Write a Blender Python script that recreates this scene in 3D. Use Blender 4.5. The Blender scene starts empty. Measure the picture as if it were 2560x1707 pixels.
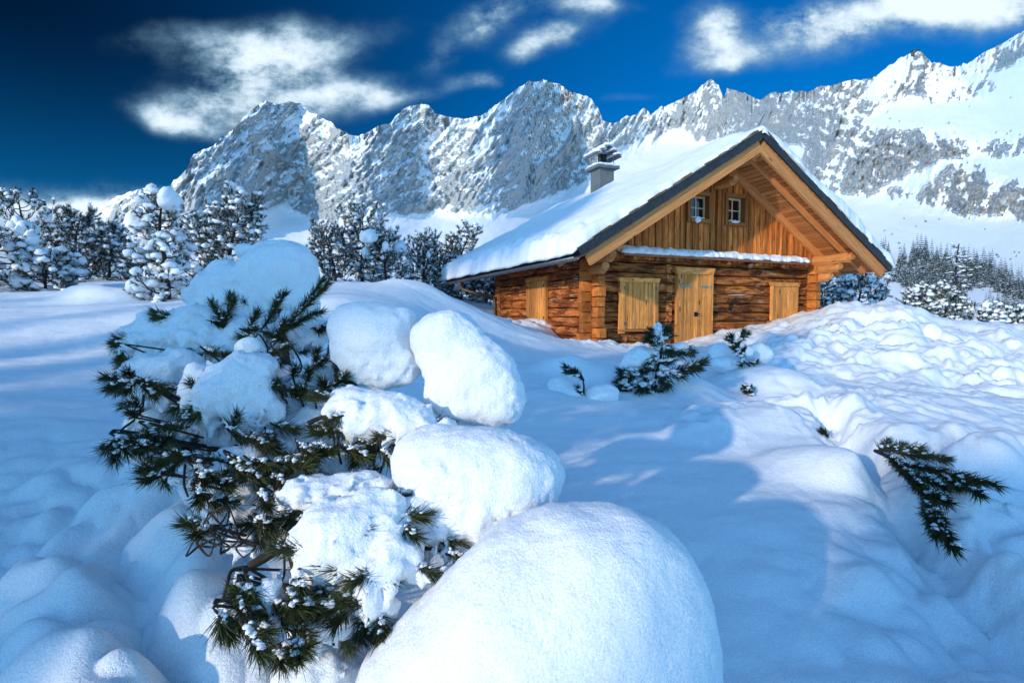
import bpy, math, random
import numpy as np
from mathutils import Vector, Matrix
random.seed(7); RNG = np.random.default_rng(11)
SC = bpy.context.scene
COL = SC.collection

# ------------------------------------------------------------------ camera
FPX, YH = 1327.8, 785.3                      # focal length and horizon row in photo pixels (2560 wide)
PIT = math.atan((853.5 - YH) / FPX)
cam_d = bpy.data.cameras.new('camera'); cam = bpy.data.objects.new('camera', cam_d); COL.objects.link(cam)
cam_d.sensor_width = 36.0; cam_d.lens = FPX / 2560 * 36.0
cam_d.clip_start = 0.05; cam_d.clip_end = 30000
cam.location = (0, 0, 0); cam.rotation_euler = (math.pi / 2 - PIT, 0, 0)
SC.camera = cam

# ------------------------------------------------------------------ sun, sky, exposure
SUN_EL = math.radians(14.5)
SUN_H = np.array([-0.659, -0.752])           # horizontal direction towards the sun
sd = bpy.data.lights.new('sun', 'SUN'); so = bpy.data.objects.new('sun', sd); COL.objects.link(so)
sd.energy = 2.3; sd.angle = math.radians(1.3); sd.color = (1.0, 0.87, 0.70)
sv = Vector((SUN_H[0] * math.cos(SUN_EL), SUN_H[1] * math.cos(SUN_EL), math.sin(SUN_EL)))
so.rotation_euler = sv.to_track_quat('Z', 'Y').to_euler()
SC.view_settings.view_transform = 'Standard'; SC.view_settings.look = 'None'
SC.view_settings.exposure = 0.45; SC.view_settings.gamma = 1.0
SC.cycles.max_bounces = 6; SC.cycles.diffuse_bounces = 3; SC.cycles.glossy_bounces = 2
SC.cycles.transmission_bounces = 3; SC.cycles.volume_bounces = 2; SC.cycles.transparent_max_bounces = 6
SC.cycles.volume_step_rate = 2.0; SC.cycles.sample_clamp_indirect = 4.0

W = bpy.data.worlds.new('World'); SC.world = W; W.use_nodes = True
class NT:
    """small helper for node trees"""
    def __init__(s, tree): s.t = tree; s.n = tree.nodes; s.l = tree.links
    def add(s, typ, **kw):
        n = s.n.new(typ)
        for k, v in kw.items(): setattr(n, k, v)
        return n
    def put(s, sock, v):
        if hasattr(v, 'is_output'): s.l.new(v, sock)
        elif isinstance(v, (tuple, list)) and len(v) == 3 and sock.type == 'RGBA': sock.default_value = (*v, 1)
        else: sock.default_value = v
    def math(s, op, a, b=0.0, c=0.0, clamp=False):
        n = s.add('ShaderNodeMath', operation=op); n.use_clamp = clamp
        s.put(n.inputs[0], a); s.put(n.inputs[1], b)
        if len(n.inputs) > 2: s.put(n.inputs[2], c)
        return n.outputs[0]
    def mix(s, f, a, b, blend='MIX'):
        n = s.add('ShaderNodeMix', data_type='RGBA', blend_type=blend)
        s.put(n.inputs[0], f); s.put(n.inputs[6], a); s.put(n.inputs[7], b)
        return n.outputs[2]
    def smooth(s, x, lo, hi, a=0.0, b=1.0):
        n = s.add('ShaderNodeMapRange', interpolation_type='SMOOTHSTEP')
        s.put(n.inputs[0], x); n.inputs[1].default_value = lo; n.inputs[2].default_value = hi
        n.inputs[3].default_value = a; n.inputs[4].default_value = b
        return n.outputs[0]
    def noise(s, vec, scale, detail=4.0, rough=0.55, dist=0.0):
        n = s.add('ShaderNodeTexNoise'); s.put(n.inputs['Vector'], vec)
        n.inputs['Scale'].default_value = scale; n.inputs['Detail'].default_value = detail
        n.inputs['Roughness'].default_value = rough; n.inputs['Distortion'].default_value = dist
        return n.outputs['Fac']
    def mapping(s, vec, scale=(1, 1, 1), loc=(0, 0, 0), rot=(0, 0, 0)):
        n = s.add('ShaderNodeMapping'); s.put(n.inputs[0], vec)
        n.inputs['Scale'].default_value = scale; n.inputs['Location'].default_value = loc; n.inputs['Rotation'].default_value = rot
        return n.outputs[0]
    def ramp(s, fac, stops):
        n = s.add('ShaderNodeValToRGB'); s.put(n.inputs[0], fac); e = n.color_ramp.elements
        while len(e) < len(stops): e.new(0.5)
        for el, (p, c) in zip(e, stops): el.position = p; el.color = (*c, 1)
        return n.outputs[0]

def ray(px, py):
    """direction through a photo pixel, scaled to one metre forward"""
    u = (np.asarray(px, float) - 1280) / FPX; w = (853.5 - np.asarray(py, float)) / FPX
    y = math.cos(PIT) + w * math.sin(PIT); z = -math.sin(PIT) + w * math.cos(PIT)
    return u / y, z / y
def P(px, py, D):
    a, b = ray(px, py); return np.array([a * D, D, b * D])
KV = 2560 / 2352
def PV(vx, vy, D): return P(vx * KV, vy * KV, D)

def build_world():
    t = NT(W.node_tree); t.n.clear()
    out = t.add('ShaderNodeOutputWorld'); bg = t.add('ShaderNodeBackground')
    sky = t.add('ShaderNodeTexSky', sky_type='NISHITA'); sky.sun_disc = False
    sky.sun_elevation = SUN_EL; sky.sun_rotation = math.atan2(SUN_H[0], SUN_H[1])
    sky.altitude = 1800; sky.air_density = 1.0; sky.dust_density = 0.15; sky.ozone_density = 5.0
    co = t.add('ShaderNodeTexCoord').outputs['Generated']
    nrm = t.add('ShaderNodeVectorMath', operation='NORMALIZE'); t.l.new(co, nrm.inputs[0])
    sx = t.add('ShaderNodeSeparateXYZ'); t.l.new(nrm.outputs[0], sx.inputs[0]); X, Y, Z = sx.outputs
    # a sky polarised away from the sun: deep blue to the north, left side dimmed to imitate vignetting, brighter overhead and towards the sun
    band = t.math('MULTIPLY', t.smooth(Y, 0.15, 0.6), t.smooth(Z, 0.93, 0.6))
    skyb = t.mix(1.0, sky.outputs[0], SKY_ALL, 'MULTIPLY')
    az = t.smooth(X, -0.72, 0.3)
    deep = t.mix(az, SKY_LEFT, SKY_RIGHT)
    hor = t.smooth(Z, 0.42, 0.08)
    deep = t.mix(t.math('MULTIPLY', hor, 0.55), deep, SKY_LOW)
    skyd = t.mix(1.0, sky.outputs[0], deep, 'MULTIPLY')
    skyc = t.mix(band, skyb, skyd)
    # clouds: elongated banks of vapour at fixed directions, broken up by noise
    ys = t.math('MAXIMUM', Y, 0.05)
    U = t.math('DIVIDE', X, ys); V = t.math('DIVIDE', Z, ys)
    uv = t.add('ShaderNodeCombineXYZ'); t.l.new(U, uv.inputs[0]); t.l.new(V, uv.inputs[1])
    wn = t.add('ShaderNodeTexNoise'); t.l.new(uv.outputs[0], wn.inputs['Vector']); wn.inputs['Scale'].default_value = 3.2; wn.inputs['Detail'].default_value = 5
    wsx = t.add('ShaderNodeSeparateXYZ'); t.l.new(wn.outputs['Color'], wsx.inputs[0])
    U2 = t.math('ADD', U, t.math('MULTIPLY_ADD', wsx.outputs[0], 0.22, -0.11)); V2 = t.math('ADD', V, t.math('MULTIPLY_ADD', wsx.outputs[1], 0.13, -0.065))
    tot = None
    for (vx, vy, rx, ry, rot, amp) in CLOUDS:
        a, b = ray(vx * KV, vy * KV); c, s_ = math.cos(math.radians(rot)), math.sin(math.radians(rot))
        du = t.math('SUBTRACT', U2, float(a)); dv = t.math('SUBTRACT', V2, float(b))
        p = t.math('MULTIPLY', t.math('MULTIPLY_ADD', du, c, t.math('MULTIPLY', dv, s_)), 1220 / rx)
        q = t.math('MULTIPLY', t.math('MULTIPLY_ADD', dv, c, t.math('MULTIPLY', du, -s_)), 1220 / ry)
        r2 = t.math('MULTIPLY_ADD', p, p, t.math('MULTIPLY', q, q))
        g = t.math('MULTIPLY', t.math('EXPONENT', t.math('MULTIPLY', r2, -1.0)), amp)
        tot = g if tot is None else t.math('ADD', tot, g)
    n1 = t.noise(t.mapping(uv.outputs[0], (1.0, 1.5, 1)), 6.5, 11, .66, .0)
    n2 = t.noise(t.mapping(uv.outputs[0], (.8, 1.4, 1), (3, 1, 0)), 2.6, 4, .55)
    fac = t.math('MULTIPLY_ADD', t.math('SUBTRACT', n1, .5), 3.8, t.math('MULTIPLY_ADD', t.math('SUBTRACT', n2, .5), 1.6, 1.0))
    dens = t.math('MULTIPLY', tot, fac)
    cov = t.math('MULTIPLY', t.smooth(dens, 0.06, 1.05), t.smooth(Y, 0.1, 0.3))
    cc = t.mix(t.smooth(dens, 0.35, 1.5), CLOUD_THIN, CLOUD_THICK)
    lp = t.mix(t.math('MULTIPLY', cov, 0.95), skyc, cc)
    t.l.new(lp, bg.inputs[0]); bg.inputs[1].default_value = 0.14
    t.l.new(bg.outputs[0], out.inputs[0])
SKY_ALL = (1.75, 2.15, 1.95); SKY_LEFT = (0.003, 0.035, 0.062); SKY_RIGHT = (0.002, 0.47, 0.72); SKY_LOW = (0.02, 0.50, 0.70)
CLOUD_THIN = (1.2, 2.3, 3.2); CLOUD_THICK = (4.9, 5.6, 6.2)
# photo position (2352-wide view), half axes, tilt, amount
CLOUDS = [(590, 165, 120, 62, 4, 1.25), (500, 255, 150, 45, -3, .75), (400, 290, 120, 26, -8, .7), (560, 90, 240, 42, 6, .42),
          (790, 225, 120, 36, 10, .72), (900, 232, 90, 22, 8, .55), (740, 120, 150, 40, 15, .35), (690, 260, 120, 40, 0, .5),
          (1130, 35, 100, 40, 18, .95), (1255, 90, 85, 30, 22, .95), (1000, 135, 50, 34, 30, .5), (1125, 182, 40, 22, 0, .55), (1060, 190, 60, 22, 10, .35),
          (1610, 70, 75, 55, 40, 1.0), (1665, 135, 105, 34, 8, .6), (1640, 160, 40, 25, 0, .5),
          (2030, 40, 280, 62, 6, 1.1), (2270, 15, 190, 42, -4, 1.0), (1850, 20, 110, 30, 10, .6), (1345, 5, 80, 22, 0, .75),
          (1430, 225, 60, 14, 10, .22), (90, 512, 290, 66, -3, 2.6), (240, 500, 150, 48, 0, 1.2)]
build_world()

# ------------------------------------------------------------------ noise and meshing helpers
def _hash(ix, iy, iz, seed):
    h = (ix.astype(np.uint32) * np.uint32(374761393) + iy.astype(np.uint32) * np.uint32(668265263) + iz.astype(np.uint32) * np.uint32(2147483647 - 1013) + np.uint32(seed * 974711 & 0xffffffff))
    h = (h ^ (h >> np.uint32(13))) * np.uint32(1274126177); h ^= h >> np.uint32(16)
    return h
_G = np.array([[1,1,0],[-1,1,0],[1,-1,0],[-1,-1,0],[1,0,1],[-1,0,1],[1,0,-1],[-1,0,-1],[0,1,1],[0,-1,1],[0,1,-1],[0,-1,-1],[1,1,0],[-1,1,0],[0,-1,1],[0,-1,-1]], np.float32)
def perlin(x, y, z=None, seed=0):
    x = np.asarray(x, np.float32); y = np.asarray(y, np.float32)
    z = np.zeros_like(x) + np.float32(0.37) if z is None else np.asarray(z, np.float32)
    x, y, z = np.broadcast_arrays(x, y, z)
    x0, y0, z0 = np.floor(x), np.floor(y), np.floor(z); fx, fy, fz = x - x0, y - y0, z - z0
    ix, iy, iz = x0.astype(np.int64), y0.astype(np.int64), z0.astype(np.int64)
    s = lambda t: t * t * t * (t * (t * 6 - 15) + 10)
    wx, wy, wz = s(fx), s(fy), s(fz); res = 0
    for a in (0, 1):
        for b in (0, 1):
            for c in (0, 1):
                g = _G[_hash(ix + a & 0xffffffff, iy + b & 0xffffffff, iz + c & 0xffffffff, seed) & np.uint32(15)]
                d = g[..., 0] * (fx - a) + g[..., 1] * (fy - b) + g[..., 2] * (fz - c)
                res = res + d * (wx if a else 1 - wx) * (wy if b else 1 - wy) * (wz if c else 1 - wz)
    return res
def fbm(x, y, z=None, oct=4, seed=0, gain=0.5, lac=2.03):
    r, a, f = 0, 1.0, 1.0
    for o in range(oct):
        r = r + a * perlin(np.asarray(x) * f, np.asarray(y) * f, None if z is None else np.asarray(z) * f, seed + o * 17); a *= gain; f *= lac
    return r
def ridged(x, y, z=None, oct=4, seed=0, gain=0.55, lac=2.1):
    r, a, f, w = 0, 1.0, 1.0, 1.0
    for o in range(oct):
        n = 1 - np.abs(perlin(np.asarray(x) * f, np.asarray(y) * f, None if z is None else np.asarray(z) * f, seed + o * 17)) * 1.8
        n = np.clip(n, 0, 1) ** 2; r = r + a * n * w; w = np.clip(n * 1.6, 0, 1); a *= gain; f *= lac
    return r
def billow(x, y, z=None, oct=4, seed=0, gain=0.5, lac=2.1):
    r, a, f = 0, 1.0, 1.0
    for o in range(oct):
        r = r + a * np.abs(perlin(np.asarray(x) * f, np.asarray(y) * f, None if z is None else np.asarray(z) * f, seed + o * 17)); a *= gain; f *= lac
    return r
def sstep(x, a, b): t = np.clip((x - a) / (b - a), 0, 1); return t * t * (3 - 2 * t)

def mesh_np(name, V, F, smooth=True):
    """F: (n,k) array or list of arrays"""
    me = bpy.data.meshes.new(name); V = np.asarray(V, np.float32)
    Fs = F if isinstance(F, list) else [F]
    Fs = [np.asarray(f, np.int32) for f in Fs if len(f)]
    me.vertices.add(len(V)); me.vertices.foreach_set('co', V.ravel())
    nl = sum(f.size for f in Fs); nf = sum(len(f) for f in Fs)
    me.loops.add(nl); me.polygons.add(nf)
    me.loops.foreach_set('vertex_index', np.concatenate([f.ravel() for f in Fs]))
    tot = np.concatenate([np.full(len(f), f.shape[1], np.int32) for f in Fs])
    me.polygons.foreach_set('loop_start', np.concatenate([[0], np.cumsum(tot)[:-1]]).astype(np.int32))
    me.polygons.foreach_set('use_smooth', np.full(nf, smooth, bool))
    me.update(calc_edges=True); me.validate()
    return me
def link(name, me, mat=None, parent=None, loc=(0, 0, 0)):
    o = bpy.data.objects.new(name, me); COL.objects.link(o); o.location = loc
    if mat is not None and me is not None and not me.materials: me.materials.append(mat)
    if parent is not None: o.parent = parent
    return o
def tag(o, label=None, cat=None, group=None, kind=None):
    for k, v in (('label', label), ('category', cat), ('group', group), ('kind', kind)):
        if v: o[k] = v
    return o
def empty(name, loc, rz=0.0):
    o = bpy.data.objects.new(name, None); COL.objects.link(o); o.location = loc; o.rotation_euler = (0, 0, rz)
    o.empty_display_size = 0.2; return o

def surface_net(F, org, h):
    """naive surface nets over a scalar grid; inside is F<0"""
    S = F < 0; nx, ny, nz = F.shape
    c = np.zeros((nx - 1, ny - 1, nz - 1), np.int8)
    for a in (0, 1):
        for b in (0, 1):
            for d in (0, 1): c += S[a:nx - 1 + a, b:ny - 1 + b, d:nz - 1 + d]
    act = (c > 0) & (c < 8); idx = np.full(act.shape, -1, np.int64); I = np.argwhere(act); idx[act] = np.arange(len(I))
    acc = np.zeros((len(I), 3)); cnt = np.zeros(len(I))
    cor = [(a, b, d) for a in (0, 1) for b in (0, 1) for d in (0, 1)]
    for i, p in enumerate(cor):
        for q in cor[i + 1:]:
            if sum(abs(x - y) for x, y in zip(p, q)) != 1: continue
            f0 = F[I[:, 0] + p[0], I[:, 1] + p[1], I[:, 2] + p[2]]; f1 = F[I[:, 0] + q[0], I[:, 1] + q[1], I[:, 2] + q[2]]
            m = (f0 < 0) != (f1 < 0); t = np.where(m, f0 / np.where(m, f0 - f1, 1), 0)
            for k in range(3): acc[:, k] += np.where(m, p[k] + t * (q[k] - p[k]), 0)
            cnt += m
    Vv = (I + acc / cnt[:, None]) * h + org
    Q = []
    for ax in range(3):
        sl0 = [slice(None)] * 3; sl1 = [slice(None)] * 3; sl0[ax] = slice(0, -1); sl1[ax] = slice(1, None)
        s0, s1 = S[tuple(sl0)], S[tuple(sl1)]; ed = s0 != s1
        o1, o2 = [(1, 2), (2, 0), (0, 1)][ax]
        E = np.argwhere(ed); E = E[(E[:, o1] > 0) & (E[:, o2] > 0) & (E[:, o1] < F.shape[o1] - 1) & (E[:, o2] < F.shape[o2] - 1)]
        if not len(E): continue
        def cell(d1, d2):
            C = E.copy(); C[:, o1] -= d1; C[:, o2] -= d2; return idx[C[:, 0], C[:, 1], C[:, 2]]
        q = np.stack([cell(1, 1), cell(0, 1), cell(0, 0), cell(1, 0)], 1)
        fl = s0[E[:, 0], E[:, 1], E[:, 2]]
        q[~fl] = q[~fl][:, ::-1]; Q.append(q)
    return Vv, np.concatenate(Q) if Q else np.zeros((0, 4), int)

def snow_sdf(blobs, h, k=0.05, noise=((0.02, 6, 3),), seed=0, floor=None, rag=0.0):
    """blobs: (centre, (rx,ry,rz_up,rz_down), rot matrix or None); returns verts, quads"""
    C = np.array([b[0] for b in blobs]); R = np.array([max(b[1]) for b in blobs])
    pad = 3 * h + sum(n[0] for n in noise) + k * .4
    lo = (C - R[:, None]).min(0) - pad; hi = (C + R[:, None]).max(0) + pad
    n = np.ceil((hi - lo) / h).astype(int) + 1
    g = np.meshgrid(*[lo[i] + h * np.arange(n[i]) for i in range(3)], indexing='ij'); G = [a.astype(np.float32) for a in g]
    F = np.full(G[0].shape, 9.0, np.float32)
    for c, r, M in blobs:
        p = [G[i] - c[i] for i in range(3)]
        if M is not None: p = [sum(M[j][i] * p[j] for j in range(3)) for i in range(3)]
        rz = np.where(p[2] > 0, r[2], r[3])
        q = np.sqrt((p[0] / r[0]) ** 2 + (p[1] / r[1]) ** 2 + (p[2] / rz) ** 2)
        d = (q - 1) * min(r[0], r[1], max(r[2], r[3])) * 0.9
        hh = np.clip(0.5 + 0.5 * (F - d) / k, 0, 1); F = F * (1 - hh) + d * hh - k * hh * (1 - hh)
    near = np.abs(F) < pad + 0.03
    for j, (a, s, o) in enumerate(noise):
        F[near] += a * fbm(G[0][near] * s, G[1][near] * s, G[2][near] * s, o, seed + j * 31)
    if rag:
        zc = C[:, 2].mean(); dn = np.clip((zc - G[2][near]) / (.5 * R.mean()), 0, 1); F[near] += rag * dn * (fbm(G[0][near] * 24, G[1][near] * 24, G[2][near] * 13, 3, seed + 77) * 1.6 + .25)
    if floor is not None: F = np.maximum(F, floor - G[2])
    F[0] = F[-1] = 1; F[:, 0] = F[:, -1] = 1; F[:, :, 0] = F[:, :, -1] = 1
    return surface_net(F, lo, h)
def rotm(rx=0, ry=0, rz=0):
    from mathutils import Euler
    return np.array(Euler((math.radians(rx), math.radians(ry), math.radians(rz))).to_matrix())
class Acc:
    """collects numpy meshes into one"""
    def __init__(s): s.V = []; s.F = {}; s.n = 0
    def add(s, V, F):
        V = np.asarray(V); F = np.asarray(F)
        if not len(F): return
        s.V.append(V); s.F.setdefault(F.shape[1], []).append(F + s.n); s.n += len(V)
    def mesh(s, name, smooth=True):
        return mesh_np(name, np.concatenate(s.V), [np.concatenate(f) for f in s.F.values()], smooth)
def tube(pts, rad, seg=6, closed=True):
    pts = np.asarray(pts, float); n = len(pts); rad = np.broadcast_to(np.asarray(rad, float), (n,))
    tan = np.gradient(pts, axis=0); tan /= np.linalg.norm(tan, axis=1)[:, None] + 1e-9
    if closed:
        e = 0.02 * rad[0]
        pts = np.concatenate([[pts[0] - tan[0] * e], pts, [pts[-1] + tan[-1] * e]]); rad = np.concatenate([[rad[0] * .02], rad, [rad[-1] * .02]])
        tan = np.concatenate([tan[:1], tan, tan[-1:]]); n += 2
    ref = np.array([0, 0, 1.0]) if abs(tan[:, 2]).mean() < .8 else np.array([1.0, 0, 0])
    a = np.cross(tan, ref); a /= np.linalg.norm(a, axis=1)[:, None] + 1e-9; b = np.cross(tan, a)
    th = np.linspace(0, 2 * np.pi, seg, endpoint=False)
    V = (pts[:, None] + rad[:, None, None] * (np.cos(th)[None, :, None] * a[:, None] + np.sin(th)[None, :, None] * b[:, None])).reshape(-1, 3)
    i, j = np.meshgrid(np.arange(n - 1), np.arange(seg), indexing='ij'); k = (j + 1) % seg
    F = np.stack([i * seg + j, i * seg + k, (i + 1) * seg + k, (i + 1) * seg + j], -1).reshape(-1, 4)
    return V, F
def curve(ctrl, n=8):
    """Catmull-Rom through control points"""
    c = np.asarray(ctrl, float)
    if len(c) == 2: return c[0] + (c[1] - c[0]) * np.linspace(0, 1, n)[:, None]
    p = np.concatenate([[2 * c[0] - c[1]], c, [2 * c[-1] - c[-2]]]); out = []
    for i in range(len(c) - 1):
        t = np.linspace(0, 1, n, endpoint=(i == len(c) - 2))[:, None]; a, b, d, e = p[i:i + 4]
        out.append(0.5 * (2 * b + (d - a) * t + (2 * a - 5 * b + 4 * d - e) * t ** 2 + (3 * b - a - 3 * d + e) * t ** 3))
    return np.concatenate(out)

# ------------------------------------------------------------------ materials
def new_mat(name):
    m = bpy.data.materials.new(name); m.use_nodes = True; t = NT(m.node_tree)
    return m, t, t.n['Principled BSDF']
def snow_mat(name, grain=1.0, base=(0.90, 0.93, 0.965)):
    m, t, b = new_mat(name)
    co = t.add('ShaderNodeTexCoord').outputs['Object']
    n1 = t.noise(co, 110.0 * grain, 3, 0.75); n2 = t.noise(co, 22 * grain, 5, 0.7)
    hgt = t.math('ADD', t.math('MULTIPLY', n1, 0.5), n2)
    bu = t.add('ShaderNodeBump'); bu.inputs['Strength'].default_value = 0.6; bu.inputs['Distance'].default_value = 0.013 / grain
    t.l.new(hgt, bu.inputs['Height']); t.l.new(bu.outputs[0], b.inputs['Normal'])
    n3 = t.noise(co, 170.0 * grain, 2, 0.8)  # colour speckle imitates the micro shading between snow grains
    t.l.new(t.mix(t.smooth(n3, .38, .62), tuple(c * .86 for c in base), tuple(min(1, c * 1.03) for c in base)), b.inputs['Base Color']); b.inputs['Roughness'].default_value = 0.7
    b.inputs['Specular IOR Level'].default_value = 0.25
    return m
M_SNOW = snow_mat('snow')
M_SNOW_FAR = snow_mat('snow_on_trees', 0.5)
# ------------------------------------------------------------------ snowy ground near the hut
GP = [  # photo position (2352-wide view) and distance in metres
 (1340,785,12.0),(1600,778,13.2),(1500,792,12.4),(1868,712,14.9),(1780,740,14.3),(1145,737,17.0),(1250,772,14.2),(1190,752,15.6),(1290,782,12.6),
 (750,654,9.5),(850,658,9.2),(950,667,9.4),(1050,692,10),(1145,735,12),(600,662,10.5),(760,690,6.5),(1000,740,7.2),(1200,800,8),(1200,870,5.6),(1100,770,9),
 (1400,860,7.5),(1400,800,10.6),(1500,900,6.0),(1300,1000,4.0),(1500,1100,3.2),(1700,1300,2.3),(2000,1500,1.9),(1700,1567,1.65),(1600,950,5.0),(1750,1080,3.6),
 (2000,1000,4.3),(2300,1000,4.3),(2300,1300,2.5),(2340,1560,1.8),(1950,1200,2.8),
 (1990,708,12.2),(2090,722,11.6),(2200,747,12),(2350,742,12),(1750,800,9.8),(1900,850,8),(2100,850,8),(2300,850,8),(2300,785,10),(2000,760,10.4),(1880,760,11.5),(2450,760,12),(2600,850,8),(2550,1100,4),
 (1660,792,11.8),(1850,950,5.6),(2150,930,5.6),(1990,712,14),(2200,760,15),(2350,775,16),(2000,735,18),
 (0,700,9),(200,683,10),(100,652,14),(250,648,14),(380,692,9.8),(-200,690,9),(-250,640,14),(850,652,13),(700,648,14),(1000,665,14),(1080,700,15),(480,660,12),
 (0,900,4),(200,1000,3.3),(0,1200,2.4),(100,1500,1.7),(500,1300,2),(300,800,6),(0,780,6.5),(700,1567,1.6),(1000,900,5),(600,900,5),(-300,900,4),(-300,1300,2.2),(1000,1250,2.3),(450,1000,3.4),
 (100,640,22),(500,640,22),(900,650,22),(1100,690,24),(1500,730,26),(2000,745,26),(2300,775,30),(0,650,45),(600,655,45),(1100,700,45),(1800,760,45),(2300,790,45)]
def build_ground():
    C = []
    for vx, vy, D in GP:
        p = PV(vx, vy, D); C.append((math.atan2(p[0], p[1]), math.log(math.hypot(p[0], p[1])), p[2]))
    for a in (-75, 75): C += [(math.radians(a), math.log(d), z) for d, z in ((1.5, -1.1), (4, -.8), (12, -.2), (40, -.5))]
    for a in (-115, -160, 160, 115): C += [(math.radians(a), math.log(d), z) for d, z in ((1.5, -1.15), (6, -1.2), (20, -1.6), (45, -2.5))]
    C += [(math.radians(a), math.log(.5), -1.15) for a in range(-150, 180, 60)]
    C = np.array(C); n = len(C); K = lambda r2: 0.5 * r2 * np.log(r2 + 1e-12)
    r2 = ((C[:, None, :2] - C[None, :, :2]) ** 2).sum(-1); Pm = np.c_[np.ones(n), C[:, :2]]
    A = np.zeros((n + 3, n + 3)); A[:n, :n] = K(r2) + np.eye(n) * 0.004; A[:n, n:] = Pm; A[n:, :n] = Pm.T
    w = np.linalg.solve(A, np.r_[C[:, 2], 0, 0, 0])
    def base(az, lr):
        sh = az.shape; az, lr = az.ravel(), lr.ravel(); z = np.empty(len(az))
        for i in range(0, len(az), 20000):
            a, l = az[i:i + 20000], lr[i:i + 20000]
            z[i:i + 20000] = K((a[:, None] - C[:, 0]) ** 2 + (l[:, None] - C[:, 1]) ** 2) @ w[:n] + w[n] + w[n + 1] * a + w[n + 2] * l
        return z.reshape(sh)
    return base
GBASE = build_ground()
MOUNDS = [  # position, distance, radius, height, stretch along x
 (200,690,10.3,.42,.20,1.0),(262,688,10.0,.5,.22,1.1),(1290,915,6.2,.28,.17,1),(1375,925,6.0,.33,.16,1.1),(1520,905,6.1,.55,.14,1.2),(1760,885,6.6,.62,.30,1.2),
 (1690,835,7.6,.5,.30,1.1),(1900,1105,3.5,.34,.15,1.1),(1860,968,4.7,.5,.16,1.6),(1570,905,6.0,.4,.12,1.2),(1640,1000,4.5,.45,.10,1.5),(2060,1060,3.9,.3,.10,1),(2000,1130,3.3,.3,.1,1),
 (100,720,7.6,1.5,.14,1.3),(640,660,9,.8,.10,1),(950,660,10.2,.5,.14,1.3),(2130,950,5.4,1.0,.12,1.5),(2000,712,12.3,.8,.18,1.6),(1230,762,13.6,.45,.28,1.2),(1900,820,8.8,1.0,.12,1.4),
 (2230,1060,3.6,.35,.13,1.0),(2290,1230,2.7,.28,.14,1),(2180,1350,2.5,.25,.12,1),(2330,1420,2.2,.25,.12,1)]
RUBBLE = [  # position, distance, size in azimuth (rad) and log distance, fine amount, coarse amount
 (2050,790,9.8,.30,.33,1.0,.8),(2250,840,8,.25,.3,1.0,.7),(1830,830,9,.12,.2,.7,.6),(1850,975,4.9,.16,.13,.55,.5),(2290,1200,2.8,.16,.45,.35,1.1),(2320,1500,2.0,.2,.4,.3,1.1),
 (1380,800,11.6,.13,.07,.9,.4),(1200,770,13,.06,.1,.5,.4),(180,1350,2.0,.30,.42,.16,1.25),(420,1500,1.7,.3,.4,.15,1.1),(1600,1000,4.6,.1,.12,.25,.3),(2000,960,5.3,.12,.15,.5,.5),(720,1500,1.7,.2,.25,.2,.8)]
TRENCH = [(1900,985,4.6),(1985,1050,3.7),(2040,1120,3.2),(2090,1210,2.85),(2170,1310,2.45),(2280,1420,2.15),(2420,1560,1.9)]
def worley(x, y, seed):
    """distance to the border of each broken slab and a random number per slab"""
    x0, y0 = np.floor(x).astype(np.int64), np.floor(y).astype(np.int64); f1 = np.full(x.shape, 9.0); f2 = f1.copy(); rid = np.zeros(x.shape)
    for a in (-1, 0, 1):
        for b in (-1, 0, 1):
            ix, iy = x0 + a, y0 + b; h = _hash(ix & 0xffffffff, iy & 0xffffffff, np.zeros_like(ix), seed)
            px_, py_ = ix + (h & np.uint32(1023)) / 1023.0, iy + ((h >> np.uint32(10)) & np.uint32(1023)) / 1023.0; r = ((h >> np.uint32(20)) & np.uint32(1023)) / 1023.0
            d = np.hypot(x - px_, y - py_); n = d < f1; f2 = np.where(n, f1, np.minimum(f2, d)); rid = np.where(n, r, rid); f1 = np.where(n, d, f1)
    return (f2 - f1) * .5, rid
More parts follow.
